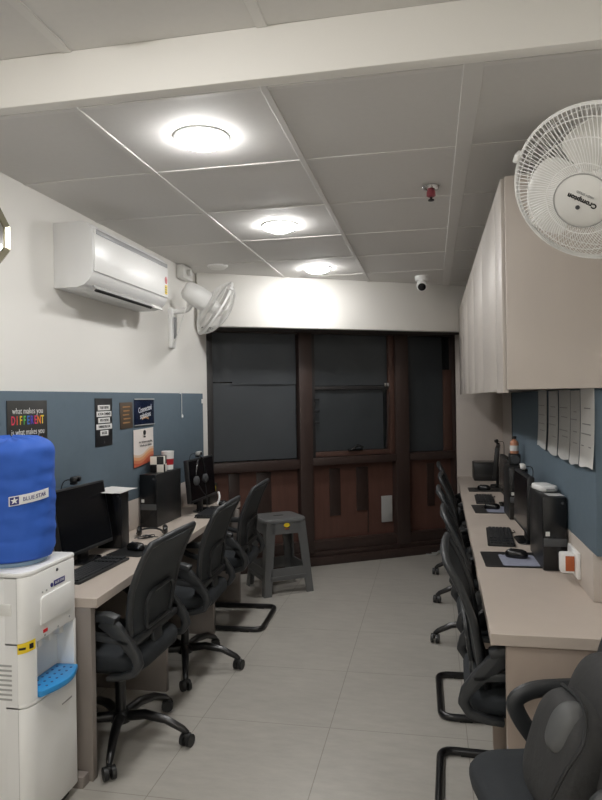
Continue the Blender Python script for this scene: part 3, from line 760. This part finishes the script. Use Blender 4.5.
# ================================================================== stool
st = thing('plastic_stool', 'grey plastic stool standing by the window at the end of the left desk', 'stool', (-1.245, 5.235, 0), .62)
H_ = .595; tw, bw = .165, .212
rings = [[(x * k, y * k, z) for x, y in rrect(.37, .35, .06, 6)] for k, z in ((.94, H_ - .035), (1.0, H_ - .03), (1.0, H_ - .012), (.96, H_ - .002), (.86, H_))]
MB().loft(rings).build('seat', m_stool, st)
MB().prism(rrect(.09, .03, .014, 4), H_ + .0002, H_ + .0008).build('grip_slot', m_slot, st)
def lerp(a, b, t): return a + (b - a) * t
def hwid(z): return lerp(bw, tw, z / H_)
for sx in (-1, 1):
    for sy in (-1, 1):
        rr = []
        for z in (0.0, .2, .4, H_ - .03):
            c = hwid(z); w_ = lerp(.060, .078, z / H_); th = .012
            prof = [(c, c - w_), (c, c), (c - w_, c), (c - w_, c - th), (c - th, c - th), (c - th, c - w_)]
            rr.append([(sx * x, sy * y, z) for x, y in prof])
        MB().loft(rr).build('leg', m_stool, st, sharp=.5)
for k in range(4):
    Rm = Matrix.Rotation(k * PI / 2, 4, 'Z')
    def panel(z0, z1, inset=.012):
        a, b = hwid(z0), hwid(z1)
        return [[(a - inset, -a + .05, z0), (a, -a + .05, z0), (a, a - .05, z0), (a - inset, a - .05, z0)], [(b - inset, -b + .05, z1), (b, -b + .05, z1), (b, b - .05, z1), (b - inset, b - .05, z1)]]
    MB().loft(panel(.475, H_ - .03), M=Rm).build('apron', m_stool, st, sharp=.5)
    MB().loft(panel(.115, .21), M=Rm).build('stretcher', m_stool, st, sharp=.5)
    MB().loft(panel(.135, .15, -.006), M=Rm).build('stretcher_rib', m_stool, st, sharp=.5)
fm = Matrix.Rotation(-PI / 2, 4, 'Z') @ frame((0, 1, 0), (0, 0, 1), (1, 0, 0), (hwid(.545) + .008, 0, .545))
MB().lathe([(.026, 0), (.026, .002)], 20, M=fm @ Matrix.Scale(.62, 4, (0, 1, 0))).build('sticker', m_yel, st, label='oval yellow maker sticker')
MB().box((-.018, -.032, -.002), (.018, -.026, .001), M=fm).build('sticker_bar', m_orange, st)

# ================================================================== water dispenser and bottle
wd = thing('water_dispenser', 'white floor-standing water dispenser with blue drip tray at the left edge', 'water dispenser', (-1.57, 2.225, 0))
X0, X1, Y0, Y1 = -1.76, -1.40, 2.055, 2.387
MB().box((X0, Y0 + .008, .02), (-1.485, Y1 - .004, .93), .008).box((-1.49, Y0 + .008, .695), (-1.438, Y1 - .004, .93)).box((-1.49, Y0 + .008, .02), (-1.438, Y1 - .004, .475)).box((-1.49, Y0 + .008, .47), (-1.438, Y0 + .07, .70)).build('cabinet', m_offw, wd, True)
CRX, CRY = .036, .06
def front(z0, z1, x1=X1, x0=-1.437):
    pts = [(x0, Y0)]
    for i in range(7):
        a = -PI / 2 + PI / 2 * i / 6; pts.append((x1 - CRX + CRX * math.cos(a), Y0 + CRY + CRY * math.sin(a)))
    for i in range(5):
        a = PI / 2 * i / 4; pts.append((x1 - .02 + .02 * math.cos(a), Y1 - .02 + .02 * math.sin(a)))
    pts.append((x0, Y1))
    return MB().prism(pts, z0, z1, None, .004)
front(.6915, .935).build('control_panel', m_white, wd, True)
MB().prism([(X0, Y0)] + [(X1 - CRX + CRX * math.cos(-PI / 2 + PI / 2 * i / 6), Y0 + CRY + CRY * math.sin(-PI / 2 + PI / 2 * i / 6)) for i in range(7)] + [(X1, Y1 - .01), (X1 - .01, Y1), (X0, Y1)], .935, .953, None, .007).build('top_plate', m_white, wd, True)
front(.475, .4915).build('tray_shelf', m_white, wd, True)
dd = front(.04, .472).build('door', m_white, wd, True)
MB().box((X0 + .02, Y0 + .03, 0), (X1 - .03, Y1 - .03, .04)).build('plinth', m_bk, wd, True)
cheek = [(-1.437, Y0)] + [(X1 - CRX + CRX * math.cos(-PI / 2 + PI / 2 * i / 6), Y0 + CRY + CRY * math.sin(-PI / 2 + PI / 2 * i / 6)) for i in range(7)] + [(X1 - .01, Y0 + .066), (-1.437, Y0 + .075)]
MB().prism(cheek, .4915, .692).build('side_cheek', m_white, wd, True)
MB().box((-1.484, Y1 - .018, .4915), (X1 - .004, Y1, .692), .004).build('side_cheek', m_white, wd, True)
MB().box((-1.4845, Y0 + .07, .4915), (-1.478, Y1 - .018, .692)).build('alcove_back', m_white2, wd, True)
# drip tray with bowed front
tr = [(-1.477, Y0 + .078), (-1.477, Y1 - .025)] + [(X1 + .012 + .035 * math.sin(PI * (1 - i / 10)), lerp(Y1 - .02, Y0 + .06, i / 10)) for i in range(11)]
to = MB().prism(tr, .4925, .515, None, .004).build('drip_tray', m_tray, wd, True, label='bright blue drip tray')
for i in range(6):
    for j in range(3):
        MB().lathe([(.005, 0), (.005, .0012)], 8, M=Matrix.Translation((-1.455 + j * .03, Y0 + .11 + i * .033, .515))).build('drain_hole', m_navy, to, True)
for y, mm in ((2.17, m_red_ind), (2.24, m_white2), (2.31, m_navy)):
    tp = MB().box((-1.46, y - .014, .655), (-1.42, y + .014, .692), .004).build('tap', m_white2, wd, True)
FP = frame((0, 1, 0), (0, 0, 1), (1, 0, 0), (X1, 2.24, .80))
MB().prism([(-.105, -.055), (.105, -.055), (.105, .045), (.092, .05), (-.09, .045), (-.1, .035)], 0, .007, FP, .003).build('raised_panel', m_white, wd, True)
MB().box((-.012, .062, 0), (.062, .082, .002), .0005, M=FP).build('badge', m_navy, wd, True, label='navy maker badge')
text('badge_lettering', 'BLUE STAR', .0125, m_white_ink, wd, FP @ Matrix.Translation((.025, .072, .0022)))
MB().lathe([(.008, 0), (.008, .002)], 12, M=FP @ Matrix.Translation((-.026, .070, 0))).build('badge_star', m_navy, wd, True)
MB().lathe([(.006, 0), (.006, .003)], 12, M=FP @ Matrix.Translation((.01, .118, 0))).build('sensor', m_pcgrey, wd, True)
MB().box((-.085, -.09, 0), (-.058, -.078, .0025), .001, M=FP).build('hot_mark', m_red_ind, wd, True)
for x, z in ((-.075, -.1), (.012, -.098), (.09, -.085), (-.085, .06), (-.06, .06)): MB().lathe([(.004, 0), (.004, .002)], 10, M=FP @ Matrix.Translation((x, z, 0))).build('button', m_grey_pl, wd, True)
MB().box((.03, -.405, 0), (.10, -.40, .0015), M=FP).build('door_lettering', m_grey_pl, wd, True)
# sticker wrapping the rounded corner
sc_x, sc_y = X1 - CRX, Y0 + CRY
MB().sheet(lambda u, v: (sc_x + (CRX + .001) * math.cos(-PI / 2 + .02 + 1.4 * u), sc_y + (CRY + .001) * math.sin(-PI / 2 + .02 + 1.4 * u), .668 + .036 * v + .006 * u), 10, 1, .0008).build('warning_sticker', m_yel, wd, True, label='yellow warning sticker')
MB().sheet(lambda u, v: (sc_x + (CRX + .002) * math.cos(-PI / 2 + .15 + .55 * u), sc_y + (CRY + .002) * math.sin(-PI / 2 + .15 + .55 * u), .683 + .008 * v), 8, 1, .0006).build('sticker_print', m_ink, wd, True)
MB().sheet(lambda u, v: (sc_x + (CRX + .002) * math.cos(-PI / 2 + .95 + .3 * u), sc_y + (CRY + .002) * math.sin(-PI / 2 + .95 + .3 * u), .681 + .018 * v), 4, 1, .0006).build('sticker_print', m_ink, wd, True)
vs = MB()
for i in range(8):
    MB().box((-1.70, Y0 + .0065, .50 + i * .017), (-1.465, Y0 + .0085, .507 + i * .017)).build('vent_slot', m_grey_pl, wd, True)
MB().box((-1.4395, Y0 + .003, .04), (-1.4365, Y0 + .0075, .93)).build('side_seam', m_grey_pl, wd, True)
MB().box((-1.53, Y0 + .0035, .80), (-1.462, Y0 + .0085, .84), .002).build('finger_grip', m_white2, wd, True)

BX, BY = -1.565, 2.225
wb = thing('water_bottle', 'large water bottle in a blue fabric cover, upside down on the dispenser', 'water bottle', (BX, BY, .953))
MB().lathe([(.12, 0), (.125, .006), (.125, .016), (.06, .02), (.06, .03), (.13, .045), (.138, .07), (.138, .40), (.10, .435)], 40).build('bottle', m_bottle, wb)
rnd = random.Random(4)
rings = []
zs = [.022 + (.462 - .022) * i / 44 for i in range(45)]
for z in zs:
    base = .1525
    if z < .05: base -= .012 * ((.05 - z) / .03) ** 1.5
    if z > .42: base -= .05 * ((z - .42) / .042) ** 2.2
    ring = []
    for j in range(72):
        a = 2 * PI * j / 72
        wr = .0012 * math.sin(55 * z + 1.3 * math.sin(2 * a + 9 * z) + 2 * a) + .0016 * math.sin(110 * z + 3 * a) * math.sin(2 * a + 1) + .0015 * math.sin(5 * a + 14 * z) * (z > .36) + .0016 * math.sin(11 * a - 20 * z)
        r = base + wr
        for zb in (.10, .17, .245, .33):
            r -= .0018 * math.exp(-((z - zb - .004 * math.sin(3 * a)) / .006) ** 2)
        ring.append((r * math.cos(a), r * math.sin(a), z + .006 * math.sin(2 * a + 1) * (z > .1)))
    rings.append(ring)
top = [[(x * k, y * k, .462 + .010 * (1 - k) + .006 * math.sin(5 * i_ + 3 * k) * k + .006 * math.sin(2 * (2 * PI * i_ / 72) + 1)) for i_, (x, y, z) in enumerate(rings[-1])] for k in (.85, .6, .3, .05)]
MB().loft(rings + top).build('fabric_cover', m_cover, wb, sharp=1.4)
a_c = math.atan2(-.93, .42) + .30
def bend(a0, rr, z0):
    def f(co):
        a = a0 + co.x / rr
        return ((rr + co.z) * math.cos(a), (rr + co.z) * math.sin(a), z0 + co.y + .12 * co.x)
    return f
lab_r = .1555
cz = .248
def strip(x0, x1, y0, y1, rr):
    g = bend(a_c, rr, cz); return MB().sheet(lambda u, v: g(Vector((lerp(x0, x1, u), lerp(y0, y1, v), 0))), 10, 1, .0012)
strip(-.030, .125, -.017, .017, lab_r + .002).build('label_strip', m_white_ink, wb)
strip(-.027, .004, -.014, .014, lab_r + .0036).build('label_emblem', m_navy, wb)
IM = RM(wb)
text('label_lettering', '\u2605', .03, m_white_ink, wb, IM, bend=lambda co: bend(a_c, lab_r + .0045, cz)(Vector((co.x - .0115, co.y, co.z))))
em = MB(); g = bend(a_c, lab_r + .0050, cz)
star = [(.011 * (1 if i % 2 == 0 else .42) * math.sin(i * PI / 5), .011 * (1 if i % 2 == 0 else .42) * math.cos(i * PI / 5)) for i in range(10)]
em.bm.faces.new([em.bm.verts.new(g(Vector((x - .0115, y, 0)))) for x, y in star])
em.build('star_emblem', m_white_ink, wb)
text('label_lettering', 'BLUE STAR', .020, m_navy, wb, IM, bend=lambda co: bend(a_c, lab_r + .0042, cz)(Vector((co.x + .063, co.y, co.z))), sx=.95)

# ================================================================== desk equipment
DZ = .7506
def monitor(label, M, w_=.44, h_=.275, zb=.10, group='flat monitors on the desks', lean=.10):
    # local: +x = the way the screen faces, y = along, origin on the desk under the screen
    t = thing('monitor', label, 'monitor', M=M)
    S = Matrix.Translation((0, 0, zb)) @ Matrix.Rotation(-lean, 4, 'Y')
    MB().box((-.035, -w_ / 2, 0), (0, w_ / 2, h_), .005, M=S).build('casing', m_bk, t)
    MB().box((0, -w_ / 2 + .010, .020), (.0012, w_ / 2 - .010, h_ - .010), M=S).build('screen', m_screen, t)
    MB().box((0, -w_ / 2 + .004, .014), (.0018, w_ / 2 - .004, .0165), M=S).build('chin_line', m_pcgrey, t)
    MB().box((-.05, -.035, .008), (-.025, .035, zb + .09), .006).build('neck', m_bk, t)
    MB().prism(rrect(.09, .20, .04, 5, -.02, 0), 0, .010, None, .003).build('stand_base', m_bk_gl, t)
    return t
def tower(label, M, w_=.11, d=.40, h=.33, plain=False):
    # local: front faces -y, origin at the front left foot
    t = thing('desktop_computer', label, 'computer', M=M)
    MB().box((0, .006, 0), (w_, d, h), .004).build('case', m_bk, t)
    MB().box((0.001, 0, .001), (w_ - .001, .008, h - .001), .003).build('front_panel', m_bk_gl, t)
    if not plain: MB().box((.003, -.002, h * .33), (w_ - .003, .002, h * .44), .001).build('vent_strip', m_pcgrey, t)
    if not plain: MB().box((.012, -.0015, h * .47), (.030, .001, h * .53)).build('sticker', m_white2, t)
    MB().lathe([(.006, 0), (.006, .003)], 12, M=Matrix.Translation((w_ - .02, .001, h * .92)) @ Matrix.Rotation(PI / 2, 4, 'X')).build('power_button', m_pcgrey, t)
    return t
def keyboard(label, M, w_=.44, d=.14):
    # local: typing side faces -y, width along x
    t = thing('keyboard', label, 'keyboard', M=M)
    MB().prism(rrect(w_, d, .01, 3), 0, .012, None, .003).build('case', m_bk, t)
    mb = MB()
    for r_ in range(6):
        y = -d / 2 + .014 + r_ * .0205
        for c_ in range(21):
            x = -w_ / 2 + .012 + c_ * (w_ - .024) / 21
            if c_ in (15, 18): continue
            if r_ == 0 and 4 <= c_ <= 9:
                if c_ == 4: mb.box((x, y, .011), (x + 6 * (w_ - .024) / 21 - .002, y + .016, .019), .0015, 1)
                continue
            mb.box((x, y, .011), (x + (w_ - .024) / 21 - .002, y + .0165, .019))
    mb.build('keycaps', m_keys, t, kind='stuff')
    MB().tube(smooth_path([(-.12, d / 2, .006), (-.125, d / 2 + .015, .006), (-.15, d / 2 + .02, .005), (-.20, d / 2 + .015, .004)]), .0025, 6).build('cable', m_bk, t)
    return t
def mouse(label, M):
    t = thing('mouse', label, 'mouse', M=M)
    def ring(k, z): return [(x * k, y * k + .0, z) for x, y in rrect(.062, .11, .029, 6)]
    MB().loft([ring(.92, 0), ring(1, .008), ring(.98, .02), ring(.85, .031), ring(.6, .037), ring(.2, .039)]).build('shell', m_bk_gl, t, sharp=1.2)
    MB().tube([(-.003, .025, .034), (.003, .025, .034)], .008, 12).build('scroll_wheel', m_pcgrey, t)
    MB().tube(smooth_path([(0, .054, .01), (.008, .07, .004), (.03, .085, .003)]), .002, 6).build('cable', m_bk, t)
    return t
def webcam(label, M, mt=None):
    t = thing('webcam', label, 'webcam', M=M)
    MB().box((-.015, -.035, .012), (.015, .035, .042), .010, 3).build('body', mt or m_bk, t)
    MB().lathe([(.011, 0), (.011, .005), (.006, .006)], 16, M=Matrix.Translation((.0145, 0, .027)) @ Matrix.Rotation(PI / 2, 4, 'Y')).build('lens', m_lens, t)
    MB().box((-.025, -.014, 0), (.004, .014, .013), .003).build('clip', m_bk, t)
    MB().tube(smooth_path([(-.014, 0, .025), (-.055, -.02, .015), (-.06, -.04, -.06), (-.055, -.03, -.18)]), .0025, 6).build('cable', m_bk, t)
    return t
def Rz(x, y, z, a): return Matrix.Translation((x, y, z)) @ Matrix.Rotation(a, 4, 'Z')

# --- left desk, first station
monitor('black monitor on the left desk, nearest the water dispenser', Rz(-1.695, 3.02, DZ, -.05), .46, .33, .055, lean=.16)
webcam('black webcam clipped on the nearest left monitor', Rz(-1.766, 3.02, 1.1345, -.05))
keyboard('black keyboard lying before the nearest left monitor', Rz(-1.585, 2.85, DZ, PI / 2 - .03), .46, .145)
tower('black computer tower behind the nearest left monitor, papers on top', Rz(-1.80, 3.29, DZ, 0), .145, .09, .31, True)
for i, (a, z, lb) in enumerate(((.10, 1.0615, 'lower white paper sheet on the computer tower by the nearest left monitor'), (-.12, 1.065, 'upper skewed white paper sheet on the computer tower by the nearest left monitor'))):
    o = single('paper_sheet', MB().sheet(lambda u, v: (-.085 + .17 * u, -.12 + .24 * v, .002 * math.sin(3 * u + 2 * v)), 6, 6, .001), m_paper, lb, 'paper', 'papers on the left tower', M=Rz(-1.722, 3.33 - .01 * i, z, a))
mp = single('mouse_pad', MB().prism(rrect(.20, .25, .012, 3), 0, .003), m_bk, 'black mouse pad on the left desk between the first keyboard and the second tower', 'mouse pad', M=Rz(-1.565, 3.26, DZ, -.1))
mouse('black mouse on the left desk pad, behind the nearest chair', Rz(-1.565, 3.27, DZ + .0035, 1.2))
t = thing('headset', 'black headset with tangled cable lying by the white socket on the left desk', 'headset', M=Rz(-1.66, 3.66, DZ, .4))
MB().tube([(.075 * math.cos(a), .085 * math.sin(a), .012 + .012 * math.sin(a)) for a in [PI * i / 12 for i in range(13)]], .006, 8).build('headband', m_bk, t)
for s in (-1, 1): MB().lathe([(.02, 0), (.03, .008), (.03, .022), (.018, .03)], 20, M=Matrix.Translation((s * .075, -.012, .03)) @ Matrix.Rotation(PI / 2, 4, 'Y')).build('ear_cup', m_bk_gl, t)
cp = [(.05 * math.cos(1.7 * i) * (1 - .03 * i) - .02 * (i % 3), -.10 + .04 * math.sin(2.3 * i), .005 + .004 * (i % 4)) for i in range(14)]
MB().tube(smooth_path(cp, 4), .0025, 6).build('cable', m_bk, t)
t = thing('wall_socket', 'white socket plate on the upstand of the left desk', 'socket', M=LEFTWALL(-1.829, 3.62, .842))
MB().box((-.045, -.06, .0), (.045, .06, .014), .006).build('plate', m_white, t)
MB().box((-.02, -.04, .012), (.02, .0, .05), .008).build('plug', m_white, t)
MB().box((.005, .018, .013), (.03, .04, .018), .002).build('rocker', m_white2, t)

# --- left desk, second station
tower('black computer tower in the middle of the left desk, checkered cup on top', Rz(-1.820, 3.87, DZ, -.01), .115, .40, .335)
t = thing('pen_cup', 'square black and white checkered cup on the left computer tower', 'cup', (-1.755, 4.02, 1.0865), .15)
MB().box((-.045, -.04, 0), (.045, .04, .105), .003).build('cup_body', m_checker, t)
MB().box((-.038, -.033, .1052), (.038, .033, .1062)).build('cup_mouth', m_slot, t)
t = thing('paper_cup', 'white mug with red pattern behind the checkered cup on the left tower', 'cup', (-1.745, 4.15, 1.0865))
MB().lathe([(.030, 0), (.036, .004), (.042, .12), (.044, .125), (.040, .126), (.034, .01), (.001, .008)], 24, cap=False).build('cup_body', m_white, t)
MB().lathe([(.0378, .035), (.0400, .075)], 24, cap=False).build('red_band', m_red, t)
monitor('black monitor farther along the left desk, headset hung on its corner', Rz(-1.62, 4.515, DZ, -.04), .47, .30, .085, lean=.08)
webcam('silver-faced webcam on top of the farther left monitor', Rz(-1.658, 4.515, 1.139, -.04), m_grey_pl)
t = thing('headset', 'black headset hanging over the corner of the farther left monitor', 'headset', M=Rz(-1.593, 4.335, .925, -.06))
MB().tube([(.012, .075 * math.cos(a), .105 + .12 * math.sin(a)) for a in [PI * i / 16 for i in range(17)]], .0075, 8).build('headband', m_bk_gl, t)
for s in (-1, 1): MB().lathe([(.022, 0), (.032, .008), (.032, .022), (.02, .03)], 20, M=Matrix.Translation((.0, s * .075, .075)) @ Matrix.Rotation(PI / 2, 4, 'Y')).build('ear_cup', m_pcgrey, t)
MB().tube(smooth_path([(.02, -.075, .06), (.05, -.06, .0), (.055, -.02, -.03)]), .0035, 6).build('microphone_boom', m_bk, t)
MB().tube(smooth_path([(.012, .075, .05), (.02, .085, -.05), (.03, .06, -.15)]), .0025, 6).build('cable', m_bk, t)
keyboard('black keyboard before the farther left monitor', Rz(-1.522, 4.42, DZ, PI / 2 + .05), .42, .12)
mouse('black mouse near the far end of the left desk', Rz(-1.555, 4.74, DZ, .2))
single('paper_label', MB().box((-.03, -.05, 0), (.03, .05, .001)), m_green_ink, 'small pale green paper lying at the far end of the left desk', 'paper', M=Rz(-1.535, 4.86, DZ, .2))
t = thing('battery_backup', 'black backup box at the far end of the left desk with a yellow tag', 'battery backup', (-1.66, 4.80, DZ))
MB().box((-1.80, 4.76, DZ), (-1.66, 4.93, DZ + .15), .008).build('case', m_bk, t, True)
MB().box((-1.74, 4.757, DZ + .04), (-1.68, 4.7605, DZ + .09), .001).build('front_vent', m_pcgrey, t, True)
MB().box((-1.662, 4.855, DZ + .07), (-1.6585, 4.88, DZ + .13)).build('yellow_tag', m_yel, t, True, label='bright yellow tag')
single('loose_cable', MB().tube(smooth_path([(0, 0, 0), (.01, .02, .05), (-.005, .04, .09)]), .008, 8), m_white, 'short white cable end standing beside the farther left monitor', 'cable', M=Rz(-1.60, 4.745, DZ + .008, 0))

# --- right desk, first station
tower('black computer tower near the end of the right desk, white router on top', Rz(.489, 3.13, DZ, .0), .106, .40, .335)
t = thing('router', 'small white router on the nearest right computer tower', 'router', M=Rz(.535, 3.36, 1.0865, .2))
MB().prism(rrect(.085, .16, .03, 5), .0, .028, None, .008, 3).build('casing', m_white, t)
MB().box((-.02, -.081, .008), (.02, -.079, .016)).build('port_strip', m_grey_pl, t)
single('sticky_note', MB().box((-.035, -.04, 0), (.035, .04, .001)), m_paper_g, 'small grey paper label lying on the nearest right tower before the router', 'paper', M=Rz(.552, 3.20, 1.0865, .1))
monitor('black monitor on the right desk beside the nearest tower', Rz(.47, 3.76, DZ, PI + .03), .44, .30, .075, lean=.02)
webcam('black and white webcam on the right monitor nearest the board sheets', Rz(.492, 3.80, 1.1285, PI + .03), m_white2)
keyboard('black keyboard on the right desk, nearest the camera', Rz(.368, 3.83, DZ, -PI / 2 - .06), .46, .14)
def mat_pad(label, lab2, x, y, a, w_=.27, d=.30, blue=True):
    t = thing('mouse_pad', label, 'mouse pad', M=Rz(x, y, DZ, a))
    MB().prism(rrect(w_, d, .012, 3), 0, .003).build('pad', m_bk, t)
    if blue: MB().prism(rrect(w_ * .62, d * .72, .012, 3, .03, -.02), .003, .0036).build('pad_print', m_padblue, t)
mat_pad('black mouse pad with blue-grey print at the near end of the right desk', '', .372, 3.32, .02)
mouse('black mouse on the nearest right mouse pad', Rz(.40, 3.36, DZ + .0042, 1.2))
t = thing('wall_socket', 'white socket plate with an orange-faced plug on the right desk upstand', 'socket', M=RIGHTWALL(.599, 2.985, .835))
MB().box((-.10, -.055, 0), (.10, .055, .014), .004).build('plate', m_white, t)
MB().box((.0, -.042, .013), (.055, .042, .07), .008).build('plug', m_white, t)
MB().box((.052, -.032, .016), (.057, .032, .052), .002).build('neon_panel', m_orange, t, label='orange panel')

# --- right desk, second station
mat_pad('dark mouse pad with blue sheet at the second right station', '', .43, 4.78, .03, .30, .34)
mouse('shiny black mouse on the second right mouse pad', Rz(.41, 4.78, DZ + .0042, 1.3))
keyboard('black keyboard at the second right station behind the nearest monitor', Rz(.39, 5.20, DZ, -PI / 2 - .03), .40, .135)
monitor('black monitor at the second right station, mostly hidden behind the nearest one', Rz(.505, 4.97, DZ, PI + .02), .44, .28, .075, lean=.02)
tower('black computer tower at the second right station with an amber bottle on top', Rz(.485, 4.38, DZ, .02), .106, .30, .335)
t = thing('speaker', 'small black speaker standing on the second right tower', 'speaker', (.54, 4.56, 1.0855))
MB().box((-.035, -.04, 0), (.035, .04, .075), .006).build('cabinet', m_bk, t)
MB().lathe([(.026, 0), (.028, .003), (.012, .002)], 20, M=Matrix.Translation((0, -.0405, .04)) @ Matrix.Rotation(PI / 2, 4, 'X')).build('cone', m_pcgrey, t)
t = thing('amber_bottle', 'small amber bottle standing on the second right tower', 'bottle', (.54, 4.56, 1.1610))
MB().lathe([(.024, 0), (.028, .004), (.028, .07), (.022, .084), (.012, .09), (.012, .098)], 20).build('glass', m_copper, t)
MB().lathe([(.014, .098), (.014, .116), (.002, .118)], 16).build('cap', m_bk, t)
MB().lathe([(.0285, .02), (.0285, .055)], 20, cap=False).build('label_band', m_paper, t)

# --- right desk, far station
mat_pad('black mouse pad at the far end of the right desk', '', .44, 5.76, .0, .28, .24, False)
mouse('black mouse on the far mouse pad of the right desk', Rz(.43, 5.76, DZ + .0037, 1.3))
monitor('slim black monitor at the far end of the right desk by the end wall', Rz(.525, 5.98, DZ, PI - .12), .42, .27, .09, lean=.10)
webcam('dark webcam on top of the far right monitor', Rz(.562, 5.99, 1.1215, PI - .12))
t = thing('printer', 'low black box-shaped printer at the far end of the right desk', 'printer', (.49, 6.5, DZ))
MB().box((.385, 6.36, DZ), (.595, 6.62, DZ + .165), .008).build('case', m_bk, t, True)
MB().box((.405, 6.357, DZ + .03), (.575, 6.361, DZ + .06), .001).build('paper_slot', m_slot, t, True)
MB().box((.395, 6.38, DZ + .165), (.585, 6.60, DZ + .171), .002).build('lid', m_bk_gl, t, True)

# cables at the foot of the window
def cable(label, pts, mt, r=.006):
    mb = MB(); mb.tube(smooth_path(pts, 5), r, 6)
    single('floor_cable', mb, mt, label, 'cable', 'cables at the foot of the window', M=WIN)
cable('pale tangled cable on the floor below the right window mullion', [(2.02, .01, .15), (2.10, .012, .20), (2.16, .03, .16), (2.22, .012, .21), (2.27, .012, .15), (2.20, .01, .14), (2.08, .02, .16)], m_grey_pl)
cable('dark tangled cable on the floor between the stool and the middle window', [(.42, .01, .16), (.47, .03, .22), (.52, .012, .17), (.46, .012, .14), (.55, .01, .22)], m_pcgrey, .008)
